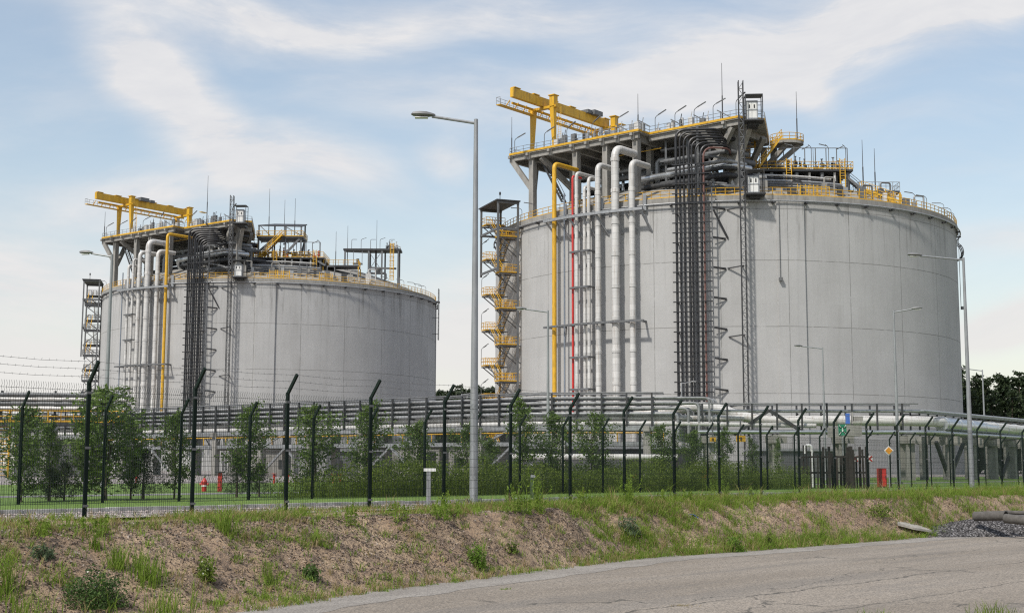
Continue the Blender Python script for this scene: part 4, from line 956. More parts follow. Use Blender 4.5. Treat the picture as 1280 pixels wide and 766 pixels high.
for p in P:
    mb = MB(); mb.beam(p + Vector((0, 0, dome_at(p) - .4)), p + Vector((0, 0, 46.7)), .25); part('leg', mb, 'yellow', th)
mb = MB(); 
for s in (-.5, .5): mb.beam(cart2(13.4, -26.6 + s, 48.6), cart2(16.6, -26.6 + s, 46.8), .14, .4)
for k in range(8): q = cart2(13.4, -26.6, 48.6).lerp(cart2(16.6, -26.6, 46.8), k / 7); mb.beam(q - Vector((0, .5, 0)), q + Vector((0, .5, 0)), .28, .05)
part('stair_flight', mb, 'mid', th)

# ------------------------------------------------------------------ pipe racks
def offset_path(pts, off):
    pts = [Vector((p[0], p[1], 0)) for p in pts]; out = []
    for i, p in enumerate(pts):
        ns = []
        if i > 0: d = (p - pts[i - 1]).normalized(); ns.append(Vector((d.y, -d.x, 0)))
        if i < len(pts) - 1: d = (pts[i + 1] - p).normalized(); ns.append(Vector((d.y, -d.x, 0)))
        m_ = sum(ns, Vector()).normalized(); k = 1 / max(.4, m_.dot(ns[0])); out.append(p + m_ * off * k)
    return out
def along(pts, step, start=0.):
    pts = [Vector((p[0], p[1], 0)) for p in pts]; res = []; acc = start
    for a, b in zip(pts[:-1], pts[1:]):
        L = (b - a).length; d = (b - a) / L
        while acc < L: res.append((a + d * acc, d)); acc += step
        acc -= L
    return res
def Z(pts, z): return [Vector((p.x, p.y, z)) for p in pts]
RA = [(-66, 170.5), (-43, 152), (2, 116.2), (13.2, 114.6)]
rk = thing('pipe_rack', 'long grey concrete pipe rack with five tiers of pipes crossing in front of both tanks', 'pipe rack', (-20, 132, .6), group='pipe racks')
sn_ = Vector((0, 0, 1))
for p, d in along(RA, 7.3, 2.0):
    nrm = Vector((d.y, -d.x, 0))
    for o in (-1.7, 1.7):
        q = p + nrm * o; mb = MB(); mb.beam(q + Vector((0, 0, .3)), q + Vector((0, 0, 5.15)), .62, .62, up=d); part('column', mb, 'concrete', rk)
    mb = MB(); mb.beam(p - nrm * 2.3 + sn_ * 5.0, p + nrm * 2.3 + sn_ * 5.0, .5, .45); mb.beam(p - nrm * 1.7 + sn_ * 3.55, p + nrm * 1.7 + sn_ * 3.55, .4, .4); part('cross_beam', mb, 'concrete', rk)
    for sg in (-1, 1):
        mb = MB(); mb.beam(p + nrm * 1.75 + d * sg * 1.1 + sn_ * 5.0, p + nrm * 1.75 + d * sg * .3 + sn_ * 4.1, .14); part('knee', mb, 'mid', rk)
for o in (-1.7, 1.7):
    mb = MB(); P = offset_path(RA, o)
    for a, b in zip(P[:-1], P[1:]): mb.beam(a + sn_ * 5.05, b + sn_ * 5.05, .3, .4); mb.beam(a + sn_ * 3.7, b + sn_ * 3.7, .25, .35)
    part('long_beam', mb, 'steel', rk)
mb = MB(); P = offset_path(RA, 1.9); mb.rail(Z(P, 3.9), .75, 3.6, .055, False); part('yellow_rail', mb, 'yellow', rk)
mb = MB(); P = offset_path(RA, 1.3); Q = offset_path(RA, -1.3)
for a, b, c, d in zip(P[:-1], P[1:], Q[1:], Q[:-1]): mb.prism([(v.x, v.y) for v in (d, c, b, a)], 3.86, 3.92)
part('walkway_grating', mb, 'mid', rk)
for i, (p, d) in enumerate(along(RA, 7.3, 2.0)):
    if i in (3, 4, 7, 9, 11):
        nrm = Vector((d.y, -d.x, 0)) * 1.8; mb = MB()
        for (a, b) in (((0, 3.6), (3.6, 5.0)), ((7.3, 3.6), (3.7, 5.0)), ((0, .8), (3.6, 3.5)), ((7.3, .8), (3.7, 3.5))): mb.beam(p + nrm + d * a[0] + sn_ * a[1], p + nrm + d * b[0] + sn_ * b[1], .18)
        part('brace', mb, 'steel', rk)
for p, d in along(RA, 2.15, .6):
    nrm = Vector((d.y, -d.x, 0)); mb = MB()
    for o in (1.78,): mb.beam(p + nrm * o + sn_ * 5.2, p + nrm * o + sn_ * 8.05, .15, .15, up=d)
    for z in (6.3, 6.75, 7.2, 7.65): mb.beam(p - nrm * 1.6 + sn_ * (z - .2), p + nrm * 1.85 + sn_ * (z - .2), .14)
    part('stanchion', mb, 'dark', rk)
mb = MB(); P = offset_path(RA, 1.2); mb.tube(Z(P, 8.1), .07, 6); mb.tube(Z(offset_path(RA, -1.2), 8.1), .07, 6); part('top_rail', mb, 'mid', rk)
def rackpipe(path, off, z, r, mt, label, end=None, group='pipes on the long rack'):
    P = Z(offset_path(path, off), z)
    if end: P = P + [Vector(e) for e in end]
    mb = MB(); mb.tube(bend(P, max(.5, r * 2.2), 5), r, 10)
    return solo('rack_pipe', mb, mt, label, 'pipe', group, smooth=True)
MT['racksteel'] = simple('weathered_pipe_grey', (.25, .255, .26), .55, .2, .2, 1.5, (.07, .065, .06), .5)
tiers = [(6.3, .15, 'steel'), (6.75, .13, 'racksteel'), (7.2, .13, 'racksteel'), (7.65, .10, 'racksteel')]
nm_ = ['lowest', 'second', 'third', 'top']
for k, (z, r, mt) in enumerate(tiers):
    for j, o in enumerate((1.45, .75, -.6, -1.3)):
        e = RA[-1]; x1 = e[0] + 1.0 + .9 * k + .35 * j
        end = [(x1, e[1] - .1 + (-o) * .98, z), (x1, e[1] - .1 - o * .98, 3.9 - .3 * k)]
        rackpipe(RA, o, z, r * (1 if j < 2 else .9), mt, '%s tier grey pipe, %s, curling down at the long rack end' % (nm_[k], ['front edge', 'second from front', 'third from front', 'rear edge'][j]), end)
rackpipe(RA, 1.5, 5.45, .2, 'clad', 'bright white pipe lying lowest along the front of the long rack', [(26, 113.2, 5.3)])
rackpipe(RA, .9, 5.95, .26, 'clad', 'fat white pipe on the long rack just above the lowest one', [(20, 114.0, 5.95)])
rackpipe([(0, 115.2), (3, 112.8), (14, 112)], 0, 2.6, .26, 'clad', 'white pipe running low behind the weeds under the long rack')
# fat insulated pipe that rises over the junction
mb = MB(); mb.tube(bend([(-9, 126.2, 6.0), (2.5, 117, 6.0), (12, 115.6, 6.25), (17, 115.2, 7.2), (21, 114.6, 5.75), (36, 113.9, 5.75), (64.5, 148.2, 5.3), (130, 232, 5.0)], 2.6, 7), .44, 14)
big = solo('insulated_pipe', mb, 'clad', 'fattest pale insulated pipe, humped over the junction of the two racks', 'pipe', 'large insulated pipes', smooth=True)
RB = [(16, 114.6), (34.5, 113.4), (62.5, 148.5), (128, 231)]
rb = thing('pipe_rack', 'grey pipe rack on broad columns carrying fat metal-clad pipes beside the dark stakes', 'pipe rack', (40, 120, .6), group='pipe racks')
for p, d in along(RB, 5.6, 1.0):
    nrm = Vector((d.y, -d.x, 0)); mb = MB()
    for o in (-1.2, 1.2): mb.beam(p + nrm * o + sn_ * .3, p + nrm * o + sn_ * 4.0, .55, .7, up=d)
    part('column', mb, 'concrete', rb)
    mb = MB(); mb.beam(p - nrm * 2 + sn_ * 4.15, p + nrm * 2 + sn_ * 4.15, .6, .7); mb.beam(p + d * -.9 + nrm * 1.3 + sn_ * 4.1, p + d * .9 + nrm * 1.3 + sn_ * 4.1, .5, .6); part('cross_beam', mb, 'concrete', rb)
for p, d in along(RB, 2.1, .4):
    nrm = Vector((d.y, -d.x, 0)); hi = 7.15 if p.x < 34.8 and p.y < 116 else 6.7
    mb = MB(); mb.beam(p - nrm * 1.5 + sn_ * 4.5, p - nrm * 1.5 + sn_ * hi, .14); mb.beam(p - nrm * 1.5 + sn_ * 6.35, p - nrm * .8 + sn_ * 6.35, .12)
    part('stanchion', mb, 'dark', rb)
    if hi > 7: mb = MB(); mb.beam(p + nrm * 1.5 + sn_ * 4.5, p + nrm * 1.5 + sn_ * hi, .14); part('stanchion', mb, 'dark', rb)
for o, z, r, mt in ((-1.5, 7.15, .075, 'mid'), (1.5, 7.15, .06, 'mid')):
    mb = MB(); mb.tube(Z(offset_path(RB[:2], o), z), r, 6); part('top_rail', mb, mt, rb)
mb = MB(); mb.tube(Z(offset_path(RB[1:], -1.5), 6.72), .1, 6); part('top_rail', mb, 'dark', rb)
for a, b in (((19, 113.2, 4.5), (22, 113, 6.6)), ((22, 113, 6.6), (25, 112.8, 4.6)), ((38.5, 117, .8), (36.8, 115, 4)), ((38.5, 117, .8), (41, 120.5, 3.9)), ((47, 127.6, .8), (49.3, 130.6, 3.9)), ((47, 127.6, 1), (45, 125, 3.9))):
    mb = MB(); mb.beam(a, b, .28); part('brace', mb, 'dark', rb)
for o, z, r, mt, lab in ((1.5, 4.75, .17, 'silver', 'thin shiny pipe under the fat metal-clad pipe of the stake-side rack'), (1.05, 6.55, .12, 'steel', 'thin grey pipe above the fat pipe on the stake-side rack'), (-.5, 6.6, .14, 'steel', 'thin grey pipe at the back of the stake-side rack'), (-1.0, 4.8, .2, 'steel', 'medium grey pipe behind the fat pipe of the stake-side rack')):
    rackpipe(RB, o, z, r, mt, lab, group='pipes on the stake-side rack')
mb = MB(); mb.tube(bend([Vector((37.5, 115.6, 5.55)), Vector((63.2, 147.6, 5.2)), Vector((128.5, 230.4, 5.0))], 2, 5), .62, 16)
for p, d in along([(37.5, 115.6), (63.2, 147.6), (100, 194)], 3.1, .5): q = Vector((p.x, p.y, 5.55 - .3 * (p.y - 115) / 32)); mb.tube([q - d * .1, q + d * .1], .67, 16)
solo('insulated_pipe', mb, 'silver', 'shiny metal-clad fat pipe with ring joints leading toward the pine wood', 'pipe', 'large insulated pipes', smooth=True)
# cabinets and signs on the stake-side rack
def board(name, c, w, h, d_, mt, label, cat, group=None):
    mb = MB(); mb.box(c, (w, d_, h)); return solo(name, mb, mt, label, cat, group)
for x, y, Y, w, h, lab in ((891, 549, 108, .5, .34, 'yellow warning board with a black mark under the hump of the fat pipe'), (926, 548, 108, .75, .52, 'yellow warning board with a black mark, larger than its neighbour, behind the saplings')):
    c = at(x, y, Y); th = thing('warning_board', lab, 'sign', c - Vector((0, 0, h / 2)), group='yellow warning boards')
    mb = MB(); mb.box(c, (w, .06, h)); part('panel', mb, 'yellow', th); mb = MB(); mb.beam(c + Vector((0, -.05, -.12)), c + Vector((0, -.05, .12)), .1); part('symbol', mb, 'black', th)
    mb = MB(); mb.beam(c + Vector((0, .06, h / 2)), c + Vector((0, .06, 1.6)), .1); part('hanger', mb, 'mid', th)
c = at(1053, 537, 104); th = thing('assembly_point_sign', 'green square sign with white arrows pointing inward', 'sign', c - Vector((0, 0, 1)))
mb = MB(); mb.box(c, (.62, .06, .86)); part('panel', mb, 'signgreen', th)
mb = MB()
for sx in (-1, 1):
    for sz in (-1, 1):
        a = c + Vector((sx * .27, -.045, sz * .38)); b = c + Vector((sx * .13, -.045, sz * .17)); mb.beam(a, b, .03, .11, up=(0, 1, 0), w2=.03)
        mb.add([b + Vector((sx * .13, 0, -sz * .01)), b + Vector((-sx * .01, 0, sz * .13)), b + Vector((-sx * .06, 0, -sz * .07))], [(0, 1, 2), (2, 1, 0)])
mb.tube([c + Vector((0, -.05, .02)), c + Vector((0, -.05, .14))], .035, 6); mb.box(c + Vector((0, -.05, -.06)), (.11, .03, .15))
part('white_arrows', mb, 'white', th); mb = MB(); mb.beam(c + Vector((0, .08, .4)), c + Vector((0, .08, -c.z + .6)), .1); part('post', mb, 'steel', th)
c = at(1065, 523, 108); th = thing('information_board', 'blue and pale framed board fixed on the stake-side rack above the green sign', 'sign', c - Vector((0, 0, 1)))
mb = MB(); mb.box(c - Vector((.36, 0, 0)), (.3, .3, .85)); part('blue_panel', mb, 'blue', th); mb = MB(); mb.box(c + Vector((.0, 0, .05)), (.1, .3, .95)); mb.box(c + Vector((.5, 0, 0)), (.75, .2, .38)); part('pale_panel', mb, 'concrete', th)
mb = MB(); mb.box(at(1066, 538, 107), (1.25, .8, .85)); mb.box(at(1041.5, 540, 107), (.75, .8, .8)); mb.box(at(1054, 544, 107.2), (2.4, .3, .12)); solo('cable_cabinet', mb, 'concrete', 'pale grey boxed cabinet under the blue board on the stake-side rack', 'cabinet')
# far side rack with yellow gallery at the picture edge
RC = [(-64, 116.6), (-34.4, 119)]
rc = thing('pipe_rack', 'dark pipe rack with a yellow-railed gallery behind the bushiest sapling', 'pipe rack', (-46, 118, .6), group='pipe racks')
for p, d in along(RC, 6.6, 3):
    nrm = Vector((d.y, -d.x, 0))
    for o in (-1.5, 1.5): mb = MB(); mb.beam(p + nrm * o + sn_ * .3, p + nrm * o + sn_ * 6.3, .5, .5, up=d); part('column', mb, 'concrete', rc)
    mb = MB(); mb.beam(p - nrm * 2 + sn_ * 3.6, p + nrm * 2 + sn_ * 3.6, .35, .4); mb.beam(p + nrm * 1.55 + d * -1.2 + sn_ * 5.2, p + nrm * 1.55 + sn_ * 3.9, .16); mb.beam(p + nrm * 1.55 + d * 1.2 + sn_ * 5.2, p + nrm * 1.55 + sn_ * 3.9, .16); part('cross_beam', mb, 'steel', rc)
for p, d in along(RC, 2.3, .5):
    nrm = Vector((d.y, -d.x, 0)); mb = MB(); mb.beam(p + nrm * 1.3 + sn_ * 5.3, p + nrm * 1.3 + sn_ * 8.3, .16)
    for z in (6.75, 7.15, 7.55, 7.95): mb.beam(p - nrm * 1.5 + sn_ * (z - .18), p + nrm * 1.5 + sn_ * (z - .18), .12)
    part('stanchion', mb, 'dark', rc)
P = offset_path(RC, 1.9); Q = offset_path(RC, -1.9)
mb = MB(); mb.prism([(v.x, v.y) for v in (Q[0], Q[1], P[1], P[0])], 5.25, 5.5); part('gallery_deck', mb, 'dark', rc)
mb = MB(); mb.rail(Z(P, 5.5), 1.0, 1.1, .05, True, True); part('gallery_rail', mb, 'yellow', rc)
mb = MB(); c = at(4, 560, 117); 
for dx in (-.5, .5): mb.beam(Vector((c.x + dx, c.y, .6)), Vector((c.x + dx, c.y, 6.8)), .14)
for k in range(20): mb.beam(Vector((c.x - .5, c.y, .9 + .3 * k)), Vector((c.x + .5, c.y, .9 + .3 * k)), .07)
part('ladder', mb, 'yellow', rc)
for k, z in enumerate((6.75, 7.15, 7.55, 7.95)):
    for j, o in enumerate((1.55, .8, -.5)):
        rackpipe(RC, o, z, .14 if j else .16, 'mid' if (k + j) % 2 else 'clad', '%s tier pipe %s of the gallery rack' % (nm_[k], ['on the front', 'in the middle', 'at the back'][j]), group='pipes on the gallery rack')
# small plant buildings and equipment glimpsed under the racks
for x, Y, w, h, mt, lab in ((540, 146, 9, 3.4, 'concrete', 'low grey equipment house under the rack in the gap between the tanks'), (690, 132, 14, 2.9, 'mid', 'dark grey pump skid housing under the long rack behind the yellow riser'), (330, 165, 8, 3.0, 'concrete', 'low grey equipment house under the rack before the far tank'), (75, 128, 7, 3.6, 'mid', 'dark equipment house under the gallery rack'), (1000, 136, 10, 2.8, 'mid', 'dark equipment house under the stake-side rack'), (815, 138, 8, 3.0, 'dark', 'darkest equipment house, under the junction of the two racks'), (455, 152, 8, 2.8, 'mid', 'dark equipment house under the long rack below the far tank edge')):
    p = at(x, 583, Y); th = thing('equipment_house', lab, 'building', (p.x, Y, .6), group='equipment houses under the racks')
    mb = MB(); mb.box((p.x, Y, .6 + h / 2), (w, 4, h)); part('wall', mb, mt, th); mb = MB(); mb.box((p.x, Y, .6 + h + .1), (w + .6, 4.6, .2)); part('roof', mb, 'steel', th)
    for k in range(3): mb = MB(); mb.box((p.x - w / 3 + k * w / 3, Y - 2.02, .6 + h * .45), (1.0, .06, h * .7 if k == 1 else 1.1)); part('door' if k == 1 else 'vent', mb, 'dark', th)

# ------------------------------------------------------------------ small things on the lawn
def at_ground(x, y, z): return gnd(x, y, z)
c = at_ground(255, 617, .6); th = thing('fire_hydrant', 'red fire hydrant with pale bands on the lawn', 'hydrant', c, group=None)
mb = MB(); mb.lathe([(.14, 0), (.14, .08), (.10, .1), (.10, .42), (.13, .44), (.13, .5), (.09, .56), (.03, .66)], 12, c); part('barrel', mb, 'red', th, smooth=True)
mb = MB(); mb.lathe([(.11, 0), (.11, .06)], 12, c + Vector((0, 0, .3))); part('band', mb, 'white', th)
for s in (-1, 1): mb = MB(); mb.tube([c + Vector((s * .08, 0, .4)), c + Vector((s * .19, 0, .4))], .05, 8); part('outlet', mb, 'red', th)
c = at_ground(274.5, 617, .6); th = thing('marker_post', 'plain red post with a dark cap standing on the lawn beside the hydrant', 'post', c)
mb = MB(); mb.box(c + Vector((0, 0, .43)), (.16, .16, .86)); part('shaft', mb, 'red', th); mb = MB(); mb.box(c + Vector((0, 0, .89)), (.34, .34, .06)); part('cap', mb, 'dark', th)
c = at(1102, 592, 72); c.z = .6; th = thing('hose_cabinet', 'tall red fire hose cabinet behind the mesh fence near the diamond sign', 'cabinet', c, group='red fire cabinets')
mb = MB(); mb.box(c + Vector((0, 0, .62)), (.42, .4, 1.0)); part('body', mb, 'red', th); mb = MB(); mb.box(c + Vector((0, -.22, .62)), (.35, .04, .9)); d_ = part('door', mb, 'red', th); mb = MB(); mb.box(c + Vector((.15, -.25, .65)), (.04, .04, .16)); part('handle', mb, 'dark', d_)
c = at(883, 586, 78); c.z = .6; th = thing('hose_cabinet', 'low wide red fire hose cabinet half hidden by weeds beside a sapling', 'cabinet', c, group='red fire cabinets')
mb = MB(); mb.box(c + Vector((0, 0, .75)), (.55, .4, .7)); part('body', mb, 'red', th); mb = MB(); mb.box(c + Vector((0, -.22, .75)), (.46, .04, .6)); part('door', mb, 'red', th)
for x, y, lab in ((794, 587, 'small red hydrant top showing above the weeds'), (343, 590, 'small red valve post beside a rack column before the far tank'), (360, 588, 'small red valve post half behind a fence post'), (417, 588, 'small red valve post, first of a close pair at the rack foot'), (425, 588, 'small red valve post, second of a close pair at the rack foot'), (171, 591, 'red-wheeled valve beside the bushiest sapling')):
    c = at(x, y, 80); c.z = .6; th = thing('valve_post', lab, 'valve', c, group='small red valve posts'); mb = MB(); mb.lathe([(.06, 0), (.06, .5), (.1, .52), (.1, .6), (.05, .66)], 8, c); part('post', mb, 'red', th); mb = MB(); mb.lathe([(.16, 0), (.16, .04)], 10, c + Vector((0, 0, .67))); part('wheel', mb, 'red', th)
c = at(1111, 563, 68); th = thing('priority_sign', 'orange diamond sign with a white border on a thin post', 'sign', (c.x, c.y, .6))
def diamond(c, r, y): return [c + Vector((r, y, 0)), c + Vector((0, y, r)), c + Vector((-r, y, 0)), c + Vector((0, y, -r))]
for nm, r, y, mt in (('white_plate', .25, 0, 'white'), ('orange_field', .185, -.03, 'orange')):
    mb = MB(); a = diamond(c, r, y); b = diamond(c, r, y + .025); mb.add(a + b, [(0, 1, 2, 3), (7, 6, 5, 4), (0, 4, 5, 1), (1, 5, 6, 2), (2, 6, 7, 3), (3, 7, 4, 0)]); part(nm, mb, mt, th)
mb = MB(); mb.tube([(c.x, c.y + .06, .6), (c.x, c.y + .06, c.z + .5)], .035, 6); part('post', mb, 'steel', th)
for x, lab in ((1068, 'red and white crossed board beside the dark stakes'), (1086, 'red and white crossed board between the stakes and the red cabinet')):
    c = at(x, 573, 74); th = thing('crossed_board', lab, 'sign', (c.x, c.y, .6), group='red and white crossed boards'); mb = MB(); mb.box(c, (.42, .04, .34)); part('panel', mb, 'white', th)
    mb = MB()
    for s in (-1, 1): mb.beam(c + Vector((-.18, -.035, -.14 * s)), c + Vector((.18, -.035, .14 * s)), .02, .07, up=(0, 0, 1))
    part('red_cross', mb, 'red', th); mb = MB(); mb.beam((c.x, c.y + .05, .6), (c.x, c.y + .05, c.z + .3), .08); part('post', mb, 'mid', th)
c = at(1015, 575, 72); mb = MB(); mb.tube(bend([(c.x, c.y, .6), (c.x, c.y, 2.95), (c.x - .35, c.y, 2.95), (c.x - .35, c.y, 2.5)], .2, 5), .075, 8); solo('vent_pipe', mb, 'white', 'white crook-topped vent pipe behind the dark stakes', 'pipe', smooth=True)
# dark stakes
th = thing('stake_fence', 'short row of uneven dark timber stakes beside the low bushes', 'fence', at(1035, 583, 68) * 1)
x = 1004.
while x < 1084:
    p = at(x, 583, 68 + random.uniform(-.5, .5)); h = random.uniform(1.7, 2.3); w = random.choice((.07, .09, .12, .2)) if x > 1026 else .06; l = random.uniform(-.05, .05)
    mb = MB(); mb.beam((p.x, p.y, .5), (p.x + l, p.y, .6 + h), w, .08, up=(0, 1, 0)); part('stake', mb, 'wood', th); x += random.uniform(3.2, 5.2) if x < 1024 else random.uniform(2.2, 5.0)
mb = MB(); mb.beam(at(1003, 583, 68.2) * 1 - Vector((0, 0, .3)), at(1084, 583, 68.2) - Vector((0, 0, .3)), .06, .09); mb.beam(at(1003, 583, 68.2) + Vector((0, 0, .5)), at(1084, 583, 68.2) + Vector((0, 0, .5)), .06, .09); part('rail', mb, 'wood', th)
# service posts by the fence
for x, y, h, mt, lab in ((535.5, 632, .92, 'steel', 'small grey service post with a white cap in front of the gravel'), (665, 626, .72, 'greyleaf', 'slim pale green marker stub beyond the tall lamp')):
    c = gnd(x, y, .7); th = thing('service_post', lab, 'post', c); mb = MB(); mb.beam(c - Vector((0, 0, .2)), c + Vector((0, 0, h)), .13, .11); part('shaft', mb, mt, th)
    mb = MB(); mb.box(c + Vector((.03, 0, h + .04)), (.32 if h > .8 else .14, .16, .08)); part('cap', mb, 'white' if h > .8 else 'steel', th)

# ------------------------------------------------------------------ vegetation
def hit(x, y):                         # first point of the ground seen through a pixel
    d = ray(x, y); k = 8.
    while k < 200:
        p = Vector((0, 0, EYE)) + d * k; t, n = tn(p)
        if p.z <= height(t, n): return p
        k += .05
    return gnd(x, y, 0.)
class Leaves:
    def __init__(s): s.v = []; s.n = 0
    def quads(s, c, size, asp=.5, up=None, spread=1.):
        c = np.asarray(c); m_ = len(c); a = rng.normal(size=(m_, 3)); 
        if up is not None: a = a * spread + np.array(up)
        a /= np.linalg.norm(a, axis=1)[:, None]; b = rng.normal(size=(m_, 3)); b -= a * (a * b).sum(1)[:, None]; b /= np.linalg.norm(b, axis=1)[:, None]
        sz = (np.asarray(size) * rng.uniform(.6, 1.4, m_))[:, None]; a = a * sz; b = b * sz * asp
        s.v.append(np.stack([c - a, c + b - a * .1, c + a, c - b - a * .1], 1).reshape(-1, 3)); s.n += m_; return s
    def blades(s, base, h, w, lean):
        base = np.asarray(base); m_ = len(base); ang = rng.uniform(0, 2 * PI, m_); side = np.stack([np.cos(ang), np.sin(ang), 0 * ang], 1) * (np.asarray(w) * .5)[:, None] if np.ndim(w) else np.stack([np.cos(ang), np.sin(ang), 0 * ang], 1) * w * .5
        ln = rng.normal(size=(m_, 3)) * lean; ln[:, 2] = 0; h = np.asarray(h) * np.ones(m_)
        mid = base + ln * .35 * h[:, None] + np.array([0, 0, 1]) * (h * .6)[:, None]; tip = base + ln * h[:, None] + np.array([0, 0, 1]) * h[:, None] * .95
        s.v.append(np.stack([base - side, base + side, mid + side * .8, mid - side * .8], 1).reshape(-1, 3))
        s.v.append(np.stack([mid - side * .8, mid + side * .8, tip + side * .15, tip - side * .15], 1).reshape(-1, 3)); s.n += 2 * m_; return s
    def mesh(s, name, mat, off=(0, 0, 0)):
        V = np.concatenate(s.v) - np.asarray(off); me = bpy.data.meshes.new(name); nq = s.n
        me.vertices.add(len(V)); me.vertices.foreach_set('co', V.astype(np.float32).ravel())
        me.loops.add(nq * 4); me.loops.foreach_set('vertex_index', np.arange(nq * 4, dtype=np.int32)); me.polygons.add(nq)
        me.polygons.foreach_set('loop_start', np.arange(0, nq * 4, 4, dtype=np.int32)); me.update(calc_edges=True); me.materials.append(MT[mat]); return me
def leaf_obj(name, L, mat, parent=None, off=(0, 0, 0), kind=None):
    o = bpy.data.objects.new(name, L.mesh(name, mat, off)); col.objects.link(o)
    if parent is not None: o.parent = parent
    else: o.location = off
    if kind: o['kind'] = kind
    return o
def stuff(name, L, mat, label=None): o = leaf_obj(name, L, mat, None, (0, 0, 0), 'stuff'); return o

def make_sapling(seed, H, W, nleaf, size, low=.18, power=.8, label='', mat='sapling'):
    rr = random.Random(seed); th = thing('sapling', label, 'tree', (0, 0, 0), group='young trees behind the second fence')
    mb = MB(); tr = []; 
    for i in range(7): tr.append(Vector((rr.uniform(-.05, .05) * i * .5, rr.uniform(-.05, .05) * i * .5, H * .97 * i / 6 - (.1 if i == 0 else 0))))
    mb.tube(tr, [.045 * H / 3.4 * (1 - i / 6.6) for i in range(7)], 6); pts = []
    nb = 34
    for b in range(nb):
        f = low + (1 - low) * (b + rr.random()) / nb; h = f * H * .95; p = tr[0].lerp(tr[-1], f); p = tr[min(5, int(f * 6))].lerp(tr[min(6, int(f * 6) + 1)], f * 6 - int(f * 6))
        prof = math.sin(PI * min(1, (f - low) / (1 - low) * .85 + .12)) ** power; L = W * (.35 + .65 * prof) * rr.uniform(.55, 1.15) * (1 if f < .85 else .6); a = rr.uniform(0, 2 * PI); e = rr.uniform(.25, 1.0)
        q = p + Vector((math.cos(a) * math.cos(e), math.sin(a) * math.cos(e), math.sin(e))) * L
        mid = p.lerp(q, .5) - Vector((0, 0, .05 * L)); mb.tube([p, mid, q], [.014, .01, .004], 4, False)
        k = int(nleaf / nb * (.4 + L / W))
        for i in range(k):
            u = rr.random() ** .6; c = p.lerp(q, u); s_ = .05 + .16 * L * (1.1 - u * .5)
            pts.append((c.x + rr.gauss(0, s_), c.y + rr.gauss(0, s_), c.z + rr.gauss(0, s_ * .8)))
    part('trunk', mb, 'bark', th)
    leaf_obj('crown', Leaves().quads(np.array(pts), size, .45), mat, th); return th
def row_at(x, n):                      # where the bearing of pixel column x crosses the line n metres behind the fence
    d = ray(x, 583); a = P0 + NF * n; k = d.x / d.y; t = (k * a.y - a.x) / (UF.x - k * UF.y); return a + UF * t
protos = [make_sapling(5, 3.4, 1.1, 3300, .055, .1, .6), make_sapling(6, 3.4, .88, 2700, .055, .16, .7), make_sapling(8, 3.4, .65, 1600, .052, .2, .9), make_sapling(9, 3.4, 1.0, 3000, .055, .15, .6)]
used = set()
sap = [  # px, top y, width factor, row, prototype, label
    (28, 512, 1.25, 11.5, 0, 'loose sapling at the picture edge before the yellow gallery'), (62, 530, 1.1, 12.5, 3, 'shorter bushy sapling between the edge sapling and the bushiest one'),
    (133, 488, 1.55, 11.8, 0, 'bushiest and tallest sapling, below the white riser pipes of the far tank'), (108, 520, 1.2, 13., 3, 'sapling crowding against the bushiest one'), (165, 528, 1.0, 12.6, 1, 'low sapling on the hydrant side of the bushiest one'),
    (219, 517, 1.05, 12., 3, 'thin-stemmed sapling just before the hydrant'), (312, 508, 1.15, 11.8, 1, 'slender sapling just past the red marker post'), (393, 510, 1.3, 11.8, 0, 'full sapling before the middle of the far tank'),
    (461, 506, 1.1, 11.8, 1, 'slim sapling below the far edge of the far tank'), (523, 528, 1.35, 12., 3, 'wide low sapling under the gap between the tanks'), (583, 531, 1.0, 12., 0, 'rounded sapling standing behind the tall street lamp'),
    (652, 500, .9, 11.8, 1, 'tall thin sapling below the stair tower of the nearer tank'), (690, 516, 1.1, 11.8, 3, 'sapling below the yellow riser pipe of the nearer tank'), (741, 518, 1.25, 11.8, 0, 'broad sapling below the white riser pipes of the nearer tank'),
    (612, 548, 1.1, 13.4, 3, 'low sapling between the tall lamp and the stair tower'), (829, 532, 1.15, 11.8, 0, 'bushy sapling below the end of the long rack'), (868, 538, 1.15, 11.8, 3, 'rounded sapling beside the low red cabinet'),
    (905, 536, .9, 12.4, 1, 'narrow sapling before the larger yellow board'), (940, 546, 1.0, 12., 2, 'dark narrow sapling just past the yellow boards'), (972, 546, .7, 12., 2, 'thin pointed sapling next to the dark stakes')]
for x, yt, wf, n_, pi, lab in sap:
    p = row_at(x, n_); H = EYE + (583 - yt) * p.y / 1650 - .6
    o = protos[pi] if pi not in used else copy_tree(protos[pi]); used.add(pi)
    o['label'] = lab; o.location = (p.x, p.y, .6); s_ = H / 3.4; o.scale = (s_ * wf * .95, s_ * wf * .95, s_); o.rotation_euler = (0, 0, random.uniform(0, 6.28))
def make_little_pine():
    th = thing('young_pine', '', 'tree', (0, 0, 0), group='little pines on the lawn'); mb = MB(); mb.tube([(0, 0, -.1), (0, 0, 1.5)], [.05, .01], 6); part('trunk', mb, 'bark', th); pts = []
    for k in range(9):
        z = .25 + .14 * k; L = .75 * (1 - k / 10)
        for j in range(7):
            a = 2 * PI * j / 7 + k; 
            for u in np.linspace(.25, 1, 12): 
                for _ in range(3): pts.append((math.cos(a) * L * u + random.gauss(0, .04), math.sin(a) * L * u + random.gauss(0, .04), z + .28 * L * u * u + random.gauss(0, .04)))
    leaf_obj('crown', Leaves().quads(np.array(pts), .07, .1, (0, 0, .6)), 'pine', th); return th
lp = make_little_pine(); first = True
